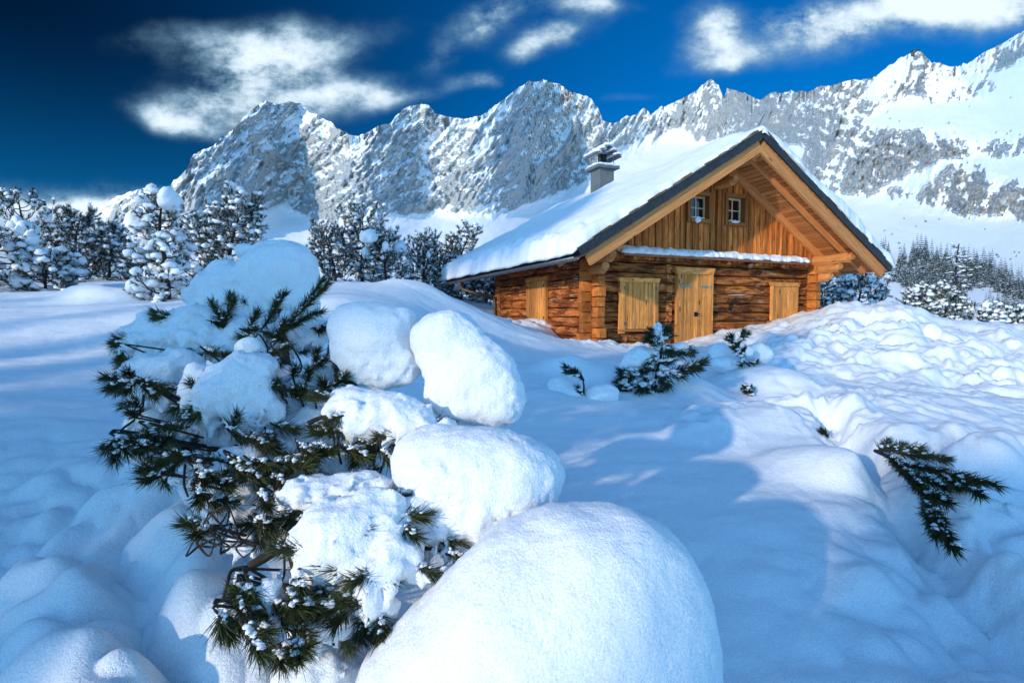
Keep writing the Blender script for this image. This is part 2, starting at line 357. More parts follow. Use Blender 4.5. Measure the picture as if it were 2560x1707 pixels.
def ground_detail(x, y):
    z = np.zeros_like(x); az = np.arctan2(x, y); lr = np.log(np.hypot(x, y) + 1e-6)
    for vx, vy, D, r, h, st in MOUNDS:
        p = PV(vx, vy, D); d2 = ((x - p[0]) / (r * st)) ** 2 + ((y - p[1]) / r) ** 2; z += h * np.exp(-d2 ** 1.4)
    fi = np.zeros_like(x); co = np.zeros_like(x)
    for vx, vy, D, sa, sl, a, b in RUBBLE:
        p = PV(vx, vy, D); g = np.exp(-((az - math.atan2(p[0], p[1])) / sa) ** 2 - ((lr - math.log(math.hypot(p[0], p[1]))) / sl) ** 2)
        fi = np.maximum(fi, a * g); co = np.maximum(co, b * g)
    R = np.exp(lr)
    wx = x + .15 * fbm(x * 2, y * 2, seed=5, oct=2); wy = y + .15 * fbm(x * 2, y * 2, seed=6, oct=2)
    big = billow(x * 2.1, y * 2.1, oct=2, seed=3, gain=.42) - .30
    z += np.clip(co, 0, 1.3) * .30 * big * sstep(R, .6, 2.0)
    vx_, vy_ = x + .22 * fbm(x * 1.3, y * 1.3, seed=25, oct=3), y + .22 * fbm(x * 1.3, y * 1.3, seed=26, oct=3)
    vr = sstep(fbm(x * .7, y * .7, oct=2, seed=27), -.25, .35)
    m = fi > .02; xm, ym, vm, fm = vx_[m], vy_[m], vr[m], fi[m]
    d1, r1 = worley(xm * 1.7, ym * 1.7, 5); d2, r2 = worley(xm * 4.2, ym * 4.2, 6)
    cl = .22 * fbm(xm * .9, ym * .9, oct=3, seed=21) + .15 * (r1 - .4) * sstep(d1, .01, .08) + (.4 + .6 * vm) * .11 * (r2 - .35) * sstep(d2, .005, .09) + .05 * billow(xm * 5, ym * 5, oct=3, seed=9)
    z[m] += fm * cl * sstep(R[m], 1.2, 4)
    z += .05 * fbm(x * .55, y * .55, oct=3, seed=2) + .006 * fbm(x * 5, y * 5, oct=3, seed=8)
    # wind ripples on the open slopes
    z += .012 * fbm(x * 1.1 + y * .6, y * 4.0 - x * 1.4, oct=3, seed=14)
    T = np.array([PV(*t)[:2] for t in TRENCH]); dm = np.full_like(x, 9.0); sg = np.zeros_like(x)
    for a, b in zip(T[:-1], T[1:]):
        d = b - a; L = d @ d; t = np.clip(((x - a[0]) * d[0] + (y - a[1]) * d[1]) / L, 0, 1)
        ex, ey = x - a[0] - t * d[0], y - a[1] - t * d[1]; dd = np.hypot(ex, ey); s = np.sign(d[0] * ey - d[1] * ex); m = dd < dm
        dm = np.where(m, dd, dm); sg = np.where(m, s, sg)
    jag = .05 * fbm(x * 6, y * 6, oct=3, seed=33); dj = dm + jag
    z -= .20 * np.exp(-(dj / .13) ** 2); z += .05 * np.exp(-((dj - .22) / .16) ** 2) * (sg > 0)
    return z
def ground_z(x, y):
    x = np.atleast_1d(np.asarray(x, float)); y = np.atleast_1d(np.asarray(y, float))
    return GBASE(np.arctan2(x, y), np.log(np.hypot(x, y))) + ground_detail(x, y)
def make_ground():
    az = np.radians(np.concatenate([np.arange(-180, -64, 2.5), np.arange(-64, 64, 0.15), np.arange(64, 180, 2.5)]))
    lr = np.concatenate([np.arange(math.log(.45), math.log(5), .0078), np.arange(math.log(5), math.log(14), .0045), np.arange(math.log(14), math.log(48), .0078), np.log([52, 60, 80, 120, 200, 400, 900, 2000, 5000, 9000])])
    A, L = np.meshgrid(az, lr, indexing='ij'); R = np.exp(L); x, y = np.sin(A) * R, np.cos(A) * R
    Lc = np.minimum(L, math.log(46)); cx, cy = np.sin(A) * np.exp(Lc), np.cos(A) * np.exp(Lc)
    z = GBASE(A, Lc) + ground_detail(cx, cy)
    drop = np.interp(R, [30, 48, 80, 120, 200, 10000], [0, 3, 14, 24, 40, 60])
    z -= drop
    na, nl = A.shape; V = np.stack([x, y, z], -1).reshape(-1, 3)
    i, j = np.meshgrid(np.arange(na), np.arange(nl - 1), indexing='ij'); k = (i + 1) % na
    F = np.stack([i * nl + j, k * nl + j, k * nl + j + 1, i * nl + j + 1], -1).reshape(-1, 4)[:, ::-1]
    c = len(V); V = np.concatenate([V, [[0, 0, -1.15]]]); ii = np.arange(na); T = np.stack([ii * nl, ((ii + 1) % na) * nl, np.full(na, c)], 1)
    o = link('snow_ground', mesh_np('snow_ground', V, [F, T]), M_SNOW); tag(o, kind='structure')
make_ground()

# ------------------------------------------------------------------ mountain range
SKY_V = [(-700,620),(-300,600),(0,585),(120,560),(200,505),(235,470),(260,455),(300,440),(350,425),(372,440),(385,432),(410,405),(430,385),(445,352),(470,340),(490,335),(510,315),(540,290),(565,265),(590,240),(610,232),(640,238),(665,230),(690,240),(720,262),(760,280),(775,298),(800,305),(825,312),(850,300),(880,287),(900,280),(925,252),(950,240),(968,235),(985,240),(1000,258),(1030,265),(1060,270),(1090,270),(1130,250),(1160,225),(1190,200),(1215,188),(1250,185),(1275,190),(1300,205),(1330,214),(1355,225),(1375,250),(1385,275),(1410,280),(1440,268),(1470,255),(1485,248),(1495,260),(1515,248),(1540,235),(1570,222),(1600,205),(1615,190),(1635,184),(1650,195),(1663,226),(1670,200),(1690,205),(1720,218),(1745,228),(1770,215),(1800,210),(1850,210),(1880,200),(1900,200),(1960,185),(2000,180),(2030,160),(2060,140),(2100,120),(2116,119),(2140,146),(2160,143),(2180,152),(2200,152),(2230,140),(2260,118),(2300,100),(2330,80),(2352,70),(2420,40),(2520,60),(2700,120),(3000,200)]
ROCK_V = [
 [(215,100),(1430,100),(1425,300),(1415,375),(1330,430),(1290,441),(1200,475),(1150,490),(1110,499),(1060,490),(1000,478),(960,490),(870,492),(850,478),(820,502),(760,515),(700,492),(650,462),(610,482),(560,560),(470,560),(330,545),(225,520)],
 [(1400,100),(1750,100),(1750,300),(1700,330),(1670,320),(1600,322),(1568,292),(1500,318),(1450,345),(1415,330)],
 [(1690,150),(2010,170),(1960,262),(1900,300),(1850,330),(1780,330),(1700,260)],
 [(1960,262),(2010,292),(2100,306),(2190,290),(2200,248),(2216,330),(2230,355),(2140,374),(2060,412),(1990,450),(1930,446),(1880,430),(1840,400),(1850,330)],
 [(2055,120),(2200,120),(2210,175),(2150,200),(2162,226),(2110,216),(2030,226),(2060,190)],
 [(2180,60),(2500,0),(2500,110),(2352,135),(2280,165),(2190,195)],
 [(2095,455),(2180,382),(2230,375),(2290,405),(2352,425),(2420,440),(2420,500),(2352,502),(2260,492),(2200,492)],
 [(2120,228),(2200,242),(2285,205),(2268,188),(2180,210)], [(2235,338),(2380,300),(2380,338),(2290,362)], [(2040,440),(2075,432),(2085,446),(2050,455)],
 [(1950,215),(2030,225),(2060,235),(2000,262),(1960,262)]]
def in_poly(x, y, poly):
    r = np.zeros(x.shape, bool); n = len(poly)
    for i in range(n):
        (x1, y1), (x2, y2) = poly[i], poly[i - 1]
        c = ((y1 > y) != (y2 > y)) & (x < (x2 - x1) * (y - y1) / (y2 - y1 + 1e-9) + x1); r ^= c
    return r
def blur(a, r, it=2):
    for _ in range(it):
        for ax in (0, 1):
            pad = [(0, 0), (0, 0)]; pad[ax] = (r + 1, r); c = np.cumsum(np.pad(a, pad, mode='edge'), ax)
            n = a.shape[ax]; a = (np.take(c, np.arange(2 * r + 1, 2 * r + 1 + n), ax) - np.take(c, np.arange(n), ax)) / (2 * r + 1)
    return a
def boxcol(a, r):
    c = np.cumsum(np.pad(a, ((r + 1, r), (0, 0)), mode='edge'), 0); n = len(a)
    return (c[2 * r + 1:2 * r + 1 + n] - c[:n]) / (2 * r + 1)
MT = {}
def make_mountains():
    px = np.arange(-760, 3300, 2.3); nr = 300
    sk = np.array(SKY_V); sky = np.interp(px / KV, sk[:, 0], sk[:, 1]) * KV
    jag = 5.0 * (ridged(px / 42, px * 0 + 3.3, oct=3, seed=71) - .8) + 1.3 * fbm(px / 12, px * 0 + 7.7, oct=3, seed=72)
    sky = sky - jag * np.interp(px, [250, 400, 2200, 2500], [.5, 1, 1, .7])
    t = np.linspace(0, 1, nr)[None, :]; base = 875.0
    PX = np.repeat(px[:, None], nr, 1); PY = base + (sky[:, None] - base) * t
    VX, VY = PX / KV, PY / KV
    wob = 9 * fbm(VX / 30, VY / 30, oct=3, seed=51); wob2 = 9 * fbm(VX / 30, VY / 30, oct=3, seed=52)
    rock = np.zeros(PX.shape)
    for p in ROCK_V: rock = np.maximum(rock, in_poly(VX + wob, VY + wob2, p))
    # broad shape of the slopes: gentle snow, steep walls
    gy = np.arange(base, -160, -3.0); GX = np.repeat(px[::4, None], len(gy), 1); GY = np.repeat(gy[None], GX.shape[0], 0); gvx, gvy = GX / KV, GY / KV
    gr = np.zeros(GX.shape)
    for p in ROCK_V: gr = np.maximum(gr, in_poly(gvx, gvy, p))
    gr = blur(np.maximum(gr, gvy < 60), 3, 2)
    gd = (.135 + .05 * fbm(gvx / 160, gvy / 160, oct=3, seed=46) + .06 * sstep(gvx, 1500, 2000)) * (1 - gr) + 1.15 * gr
    _, grz = ray(GX, GY); gl = np.concatenate([np.zeros((len(GX), 1)), np.cumsum(np.diff(grz, axis=1) / (.5 * (gd[:, 1:] + gd[:, :-1])), 1)], 1)
    for _ in range(2): gl = boxcol(gl, 9)
    gl = np.stack([np.interp(px, px[::4], gl[:, j]) for j in range(len(gy))], 1)
    ld = np.stack([np.interp(-PY[i], -gy, gl[i]) for i in range(len(px))])
    rock_s = blur(rock.astype(float), 2, 1)
    rx, rz = ray(PX, PY); hh = np.hypot(1, 0)
    # coordinates turned along the ribs of the walls
    th = np.radians(np.interp(VX, [300, 900, 1300, 1700, 2200], [52, 48, 55, 62, 70]))
    a = VX * np.cos(th) - VY * np.sin(th); b = VX * np.sin(th) + VY * np.cos(th)
    w1 = fbm(VX / 120, VY / 120, oct=3, seed=41); w2 = fbm(VX / 120, VY / 120, oct=3, seed=42)
    ribs = ridged(b / 95 + .5 * w1, a / 330 + .5 * w2, oct=3, seed=61)
    ribs2 = ridged(b / 34 + .7 * w1, a / 110 + .6 * w2, oct=4, seed=62)
    st = np.radians(np.interp(VX, [500, 900, 1200, 1350, 1700, 2100], [26, 24, 22, -14, 14, 8]))
    sc = VX * np.sin(st) + VY * np.cos(st)
    strata = np.sin(sc / 4.6 + 2.2 * w1 + 1.4 * fbm(VX / 45, VY / 20, oct=3, seed=44)) * (.5 + .7 * fbm(VX / 70, VY / 70, oct=2, seed=45))
    cr = fbm(VX / 11, VY / 16, oct=4, seed=63)
    D0 = np.interp(VX[:, 0], [-700, 300, 1000, 1500, 2000, 2400, 3000], [420, 480, 460, 330, 140, 110, 110]); D0 = boxcol(boxcol(D0[:, None], 120), 120)[:, 0]
    D = D0[:, None] * np.exp(ld)
    # relief: buttresses, ribs, crags
    butt = 0
    for cx, cy, w, h, am in ((600, 330, 90, 200, .10), (690, 380, 40, 160, .05), (970, 330, 60, 160, .05), (1235, 300, 95, 160, .10), (1330, 300, 40, 120, .05), (1630, 240, 60, 90, .07), (2105, 190, 50, 90, .06), (2060, 340, 130, 90, .07), (1480, 300, 40, 60, .04), (430, 430, 60, 120, .05), (800, 430, 50, 120, -.05), (1080, 380, 60, 140, -.04)):
        butt = butt + am * np.exp(-((VX - cx + .35 * (VY - cy)) / w) ** 2 - ((VY - cy) / h) ** 2)
    rs = blur(rock.astype(float), 9, 2)
    rel = butt * .28 + .021 * ribs * rs + .014 * ribs2 * rs + .010 * cr * rs + .006 * strata * rs + .010 * ridged(b / 12 + .5 * w1, a / 40 + .5 * w2, oct=3, seed=67) * rs
    rel = rel + (1 - rs) * (.013 * fbm(VX / 60, VY / 30, oct=4, seed=65) + .0012 * fbm(VX / 9, VY / 5, oct=3, seed=66))
    far = sstep(D, 60, 500)
    D = D * (1 - rel * far); D = .7 * D + .3 * np.maximum.accumulate(D, 1)
    X, Y, Z = rx * D, D, rz * D
    # snow lies where the surface is flat enough, blown in streaks
    pu = np.stack([np.gradient(X, axis=0), np.gradient(Y, axis=0), np.gradient(Z, axis=0)], -1); pv = np.stack([np.gradient(X, axis=1), np.gradient(Y, axis=1), np.gradient(Z, axis=1)], -1)
    N = np.cross(pu, pv); N /= np.linalg.norm(N, axis=-1)[..., None] + 1e-9; nz = np.abs(N[..., 2])
    nzs = blur(nz, 1, 1)
    hgt = np.clip((VY - sky[:, None] / KV) / 230, 0, 1)
    streak = fbm(b / 13 + 1.2 * w1, a / 45, oct=4, seed=81); pat = fbm(VX / 55, VY / 55, oct=3, seed=82); fine = fbm(VX / 5, VY / 4, oct=3, seed=83)
    band = np.sin(sc / 3.6 + 2.0 * w1 + 1.2 * fbm(VX / 45, VY / 20, oct=3, seed=47))
    bm = np.exp(-((VX - 1240) / 170) ** 2) + .6 * np.exp(-((VX - 1550) / 250) ** 2) + .5 * np.exp(-((VX - 2080) / 160) ** 2)
    s = 2.6 * (nzs - .40) + 0.62 * streak + .40 * pat + .62 * fine + .75 * (.42 - ribs2) + .45 * (.5 - ribs) + .22 * band * (bm + .35) + .40 - .56 * hgt + .30 * sstep(VX, 1740, 1900)
    s = s - .35 * np.exp(-((VX - 2050) / 140) ** 2 - ((VY - 360) / 80) ** 2)
    snow = sstep(s, .02, .30)
    spk = sstep(fbm(VX / 7, VY / 3.2, oct=2, seed=91) + .35 * fbm(VX / 70, VY / 40, oct=2, seed=92), .90, 1.0) * sstep(VX, 1900, 2050)
    snow = np.clip(rock_s * snow + (1 - rock_s) * (1 - .75 * spk * (VY < 600)), 0, 1)
    tan_ = sstep(fbm(VX / 40, VY / 60, oct=3, seed=84) + .25 * np.exp(-((VX - 1290) / 25) ** 2) + .2 * np.exp(-((VX - 560) / 60) ** 2), .12, .5)
    # back of the range
    nb = 5; Xb, Yb, Zb = [X], [Y], [Z]
    for i in range(1, nb + 1):
        f = 1 + .035 * i * i; Xb.append(rx[:, -1:] * D[:, -1:] * f); Yb.append(D[:, -1:] * f); Zb.append(rz[:, -1:] * D[:, -1:] * (1 - .18 * i))
    X, Y, Z = (np.concatenate(q, 1) for q in (Xb, Yb, Zb)); snow = np.concatenate([snow] + [snow[:, -1:] * .5 + .3] * nb, 1); tan_ = np.concatenate([tan_] + [tan_[:, -1:]] * nb, 1)
    na, nl = X.shape; V = np.stack([X, Y, Z], -1).reshape(-1, 3)
    i, j = np.meshgrid(np.arange(na - 1), np.arange(nl - 1), indexing='ij')
    F = np.stack([i * nl + j, (i + 1) * nl + j, (i + 1) * nl + j + 1, i * nl + j + 1], -1).reshape(-1, 4)
    me = mesh_np('mountains', V, F)
    at = me.attributes.new('cover', 'FLOAT_VECTOR', 'POINT')
    at.data.foreach_set('vector', np.stack([snow, tan_, np.zeros_like(snow)], -1).astype(np.float32).ravel())
    m, t, bs = new_mat('rock_and_snow')
    av = t.add('ShaderNodeAttribute', attribute_name='cover').outputs['Vector']
    sx = t.add('ShaderNodeSeparateXYZ'); t.l.new(av, sx.inputs[0])
    co = t.add('ShaderNodeTexCoord').outputs['Object']
    n = t.noise(t.mapping(co, (1, 1, 1.3)), .05, 7, .7); n2 = t.noise(t.mapping(co, (1, 1, .7)), .02, 5, .65)
    rc = t.ramp(n, [(.3, (.13, .16, .18)), (.5, (.29, .33, .355)), (.72, (.45, .49, .51))])
    rc = t.mix(t.math('MULTIPLY', sx.outputs[1], .5), rc, t.ramp(n2, [(.3, (.32, .29, .26)), (.7, (.50, .45, .39))]))
    du = t.smooth(t.noise(t.mapping(co, (1, 1, 2.2)), .16, 6, .78), .46, .60); rc = t.mix(t.math('MULTIPLY', du, .55), rc, (.86, .9, .93))
    sn = t.smooth(t.math('ADD', sx.outputs[0], t.math('MULTIPLY_ADD', t.noise(co, .13, 6, .8), 1.1, -.55)), .40, .58)
    t.l.new(t.mix(sn, rc, (.9, .93, .96)), bs.inputs['Base Color']); bs.inputs['Roughness'].default_value = .85; bs.inputs['Specular IOR Level'].default_value = .15
    bu = t.add('ShaderNodeBump'); bu.inputs['Strength'].default_value = 1.0; bu.inputs['Distance'].default_value = 11.0
    hm = t.math('MULTIPLY', t.noise(co, .045, 8, .68), t.smooth(sx.outputs[0], 1.0, .55, .06, 1.0)); t.l.new(hm, bu.inputs['Height']); t.l.new(bu.outputs[0], bs.inputs['Normal'])
    o = link('mountains', me, m); tag(o, kind='structure')
    MT.update(px=px, sky=sky, D=D, nr=nr, base=base)
    return o
make_mountains()
def mountain_point(px, py):
    i = (px - MT['px'][0]) / 2.3; i0 = int(np.clip(i, 0, len(MT['px']) - 2)); s = MT['sky'][i0]
    t = (py - MT['base']) / (s - MT['base']) * (MT['nr'] - 1); j = int(np.clip(round(t), 0, MT['nr'] - 1))
    return P(px, py, MT['D'][i0, j])

def mist():
    D = 330; c = PV(60, 575, D); k = D / 1220
    V, F = ICO_M; V = V * np.array([330 * k, 45, 105 * k])
    m = bpy.data.materials.new('mist'); m.use_nodes = True; t = NT(m.node_tree); t.n.clear(); out = t.add('ShaderNodeOutputMaterial'); pv = t.add('ShaderNodeVolumePrincipled')
    co = t.add('ShaderNodeTexCoord').outputs['Object']; v = t.mapping(co, (1 / (330 * k), 1 / 45, 1 / (105 * k)))
    ln = t.add('ShaderNodeVectorMath', operation='LENGTH'); t.l.new(v, ln.inputs[0]); nz = t.noise(co, .03, 4, .6)
    f = t.smooth(t.math('ADD', ln.outputs['Value'], t.math('MULTIPLY_ADD', nz, .6, -.3)), 1.0, .25)
    t.l.new(t.math('MULTIPLY', f, .10), pv.inputs['Density']); pv.inputs['Color'].default_value = (.93, .95, .97, 1)
    t.l.new(pv.outputs[0], out.inputs['Volume']); m.cycles.volume_step_rate = 1.0
    tag(link('mist', mesh_np('mist', V, F), m, None, tuple(c)), kind='stuff')
# ------------------------------------------------------------------ the log hut
YAW = 0.412; HC = np.array([1.802, 12.045]); HW, HL = 7.2, 5.644
EO, EF, EB = 1.086, 1.38, 2.2; ZE, ZR = 1.14, 3.975; MS = (ZR - ZE) / (HW / 2 + EO)
HD = np.array([math.cos(YAW), math.sin(YAW)]); HR = np.array([-math.sin(YAW), math.cos(YAW)])
def on_front(px, py, t=0.0):
    a, b = ray(px, py); o = HC + t * HR; A = np.array([[a, -HD[0]], [1.0, -HD[1]]]); D, s = np.linalg.solve(A, o); return float(s), float(b * D)
def on_left(px, py, s=0.0):
    a, b = ray(px, py); o = HC + s * HD; A = np.array([[a, -HR[0]], [1.0, -HR[1]]]); D, t = np.linalg.solve(A, o); return float(t), float(b * D)
def roof_z(s): return ZE + MS * ((s + EO) if s < HW / 2 else (HW + EO - s))

class MB:
    """planks, logs and prisms with grain running along each piece"""
    def __init__(s): s.v = []; s.f = []; s.uv = []; s.r = []; s.rs = np.random.default_rng(len(MB.made) + 5); MB.made.append(1)
    made = []
    def prism(s, p0, p1, prof, A, B, seg=1, jit=0.0, twist=0.0, taper=1.0):
        """sweep a profile [(a,b)..] (in axes A,B) from p0 to p1"""
        p0, p1, A, B = (np.asarray(q, float) for q in (p0, p1, A, B)); n = len(prof); L = np.linalg.norm(p1 - p0); b0 = len(s.v)
        ou, ov, rn = s.rs.uniform(0, 60), s.rs.uniform(0, 60), s.rs.random()
        pr = np.array(prof, float); per = np.concatenate([[0], np.cumsum(np.linalg.norm(np.roll(pr, -1, 0) - pr, axis=1))])
        for i in range(seg + 1):
            f = i / seg; sc = 1 + (taper - 1) * f
            for a, b in pr:
                j = s.rs.normal(0, jit, 2) if jit else (0, 0)
                s.v.append(p0 + (p1 - p0) * f + A * (a * sc + j[0]) + B * (b * sc + j[1]))
        for i in range(seg):
            for k in range(n):
                k2 = (k + 1) % n; s.f.append([b0 + i * n + k, b0 + i * n + k2, b0 + (i + 1) * n + k2, b0 + (i + 1) * n + k])
                u0, u1 = ou + L * i / seg, ou + L * (i + 1) / seg; v0, v1 = ov + per[k], ov + per[k + 1]
                s.uv.append([(u0, v0), (u0, v1), (u1, v1), (u1, v0)]); s.r.append(rn)
        for e, rev in ((0, True), (seg, False)):
            idx = [b0 + e * n + k for k in range(n)]; q = [(ou + pr[k][0] * 3, ov + pr[k][1]) for k in range(n)]
            s.f.append(idx[::-1] if rev else idx); s.uv.append(q[::-1] if rev else q); s.r.append(rn)
    def plank(s, p0, p1, wdir, w, tdir, t, seg=1, jit=0.0):
        s.prism(p0, p1, [(-w / 2, -t / 2), (w / 2, -t / 2), (w / 2, t / 2), (-w / 2, t / 2)], wdir, tdir, seg, jit)
    def box(s, lo, hi, ax=0):
        lo, hi = np.array(lo, float), np.array(hi, float); c = (lo + hi) / 2; E3 = np.eye(3); o = [k for k in range(3) if k != ax]
        p0, p1 = c.copy(), c.copy(); p0[ax] = lo[ax]; p1[ax] = hi[ax]
        s.plank(p0, p1, E3[o[0]], (hi - lo)[o[0]], E3[o[1]], (hi - lo)[o[1]])
    def round(s, p0, p1, r, A, B, n=10, seg=1, jit=0.0, taper=1.0):
        th = np.arange(n) * 2 * np.pi / n; s.prism(p0, p1, [(r * math.cos(q), r * math.sin(q)) for q in th], A, B, seg, jit, taper=taper)
    def build(s, name, mat, parent, smooth=False):
        me = bpy.data.meshes.new(name); me.from_pydata([tuple(v) for v in s.v], [], s.f)
        uv = me.uv_layers.new(name='UVMap'); flat = np.array([c for f in s.uv for c in f], np.float32); uv.data.foreach_set('uv', flat.ravel())
        at = me.attributes.new('rnd', 'FLOAT', 'FACE'); at.data.foreach_set('value', np.array(s.r, np.float32))
        bm_fix(me)
        if smooth: me.polygons.foreach_set('use_smooth', np.ones(len(me.polygons), bool))
        return link(name, me, mat, parent)
def bm_fix(me):
    import bmesh
    b = bmesh.new(); b.from_mesh(me); bmesh.ops.recalc_face_normals(b, faces=b.faces); b.to_mesh(me); b.free()

def wood(name, dark, mid, light, patch=0.0, rough=0.75, knots=0.6, vary=0.35, grain=(1.3, 24.0), bump=0.5, pale=None):
    m, t, b = new_mat(name)
    uv = t.add('ShaderNodeUVMap').outputs[0]; rn = t.add('ShaderNodeAttribute', attribute_name='rnd').outputs['Fac']
    g = t.noise(t.mapping(uv, (grain[0], grain[1], 1)), 1.0, 5, .6, .6)
    g2 = t.noise(t.mapping(uv, (grain[0] * 3, grain[1] * 2.6, 1)), 1.0, 4, .7)
    f = t.math('ADD', t.math('MULTIPLY', g, .7), t.math('MULTIPLY', g2, .3))
    c = t.ramp(f, [(.28, dark), (.5, mid), (.70, light)])
    if patch:
        pn = t.noise(t.mapping(uv, (1.6, 7.0, 1)), 1.0, 6, .68, .8)
        pm = t.smooth(pn, .43, .57)
        c = t.mix(t.math('MULTIPLY', pm, patch), c, t.mix(1.0, c, (.20, .13, .085), 'MULTIPLY'))
        if pale:
            p2 = t.smooth(t.noise(t.mapping(uv, (2.2, 9.0, 1), (7, 3, 0)), 1.0, 7, .75, .5), .56, .66); c = t.mix(t.math('MULTIPLY', p2, .8), c, pale)
    if knots:
        vo = t.add('ShaderNodeTexVoronoi'); t.l.new(t.mapping(uv, (1.7, 6.0, 1)), vo.inputs['Vector']); vo.inputs['Scale'].default_value = 1.0
        k = t.smooth(vo.outputs['Distance'], .17, .06); kk = t.math('MULTIPLY', k, knots); c = t.mix(kk, c, (.07, .03, .012))
    hv = t.math('MULTIPLY_ADD', rn, vary * 2, 1 - vary)
    cc = t.add('ShaderNodeCombineColor'); [t.put(cc.inputs[i], hv) for i in range(3)]
    c = t.mix(1.0, c, cc.outputs[0], 'MULTIPLY')
    t.l.new(c, b.inputs['Base Color']); b.inputs['Roughness'].default_value = rough; b.inputs['Specular IOR Level'].default_value = .25
    bu = t.add('ShaderNodeBump'); bu.inputs['Strength'].default_value = bump; bu.inputs['Distance'].default_value = .012
    t.l.new(f, bu.inputs['Height']); t.l.new(bu.outputs[0], b.inputs['Normal'])
    return m
def plain(name, col, rough=.6, metal=0.0, var=.25, sc=6.0, bump=.2, spec=.4):
    m, t, b = new_mat(name); co = t.add('ShaderNodeTexCoord').outputs['Object']
    n = t.noise(co, sc, 5, .65); d = tuple(max(0, c * (1 - var)) for c in col); l = tuple(min(1, c * (1 + var)) for c in col)
    t.l.new(t.ramp(n, [(.3, d), (.7, l)]), b.inputs['Base Color']); b.inputs['Roughness'].default_value = rough; b.inputs['Metallic'].default_value = metal
    b.inputs['Specular IOR Level'].default_value = spec
    bu = t.add('ShaderNodeBump'); bu.inputs['Strength'].default_value = bump; bu.inputs['Distance'].default_value = .01
    t.l.new(t.noise(co, sc * 5, 4, .7), bu.inputs['Height']); t.l.new(bu.outputs[0], b.inputs['Normal'])
    return m
M_LOG = wood('weathered_logs', (.11, .028, .006), (.42, .125, .024), (.78, .31, .075), patch=.92, knots=.5, vary=.3, bump=.9, pale=(.62, .38, .20))
M_LOGL = wood('weathered_reddish_logs', (.14, .036, .009), (.48, .14, .03), (.72, .28, .085), patch=.85, knots=.4, vary=.25, bump=.9, pale=(.66, .42, .26))
M_END = wood('log_ends', (.20, .055, .012), (.48, .15, .03), (.64, .23, .05), patch=.25, knots=0, vary=.35, grain=(5, 9), bump=.6)
M_GABLE = wood('gable_boards', (.24, .055, .011), (.62, .185, .036), (.88, .37, .10), patch=.40, knots=.6, vary=.42)
M_SOFFIT = wood('soffit_boards', (.34, .12, .034), (.56, .22, .068), (.72, .33, .12), knots=.85, vary=.26)
M_BEAM = wood('roof_timber', (.42, .15, .042), (.62, .25, .078), (.78, .37, .14), knots=.75, vary=.18)
M_SHUT = wood('pale_new_boards', (.46, .14, .028), (.78, .31, .075), (.94, .48, .155), knots=.95, vary=.26, grain=(1.0, 16), patch=.30)
M_SASH = wood('window_sash', (.5, .3, .14), (.66, .45, .25), (.75, .56, .36), knots=0, vary=.1)
M_CASE = wood('window_casing', (.17, .055, .014), (.34, .12, .03), (.46, .19, .05), knots=.5, vary=.2)
M_TAR = plain('tarred_board', (.020, .026, .032), .65, var=.5, sc=9)
M_SHING = wood('old_shingles', (.05, .035, .03), (.13, .085, .06), (.24, .16, .11), knots=0, vary=.5)
M_METAL = plain('grey_sheet_metal', (.15, .16, .17), .5, .6, .3, 4)
M_RUST = plain('brown_copper_pipe', (.12, .075, .05), .5, .5, .4, 8)
M_IRON = plain('dark_iron', (.02, .02, .02), .5, .7)
M_GREEN = plain('green_painted_hinge', (.10, .26, .24), .5, .2)
M_CONC = plain('chimney_render', (.12, .14, .145), .9, 0, .2, 5)
M_COPPER = plain('copper_flashing', (.30, .10, .045), .5, .4)
m, t_, b_ = new_mat('window_glass'); b_.inputs['Base Color'].default_value = (.006, .008, .012, 1); b_.inputs['Roughness'].default_value = .04; b_.inputs['Specular IOR Level'].default_value = .9; M_GLASS = m

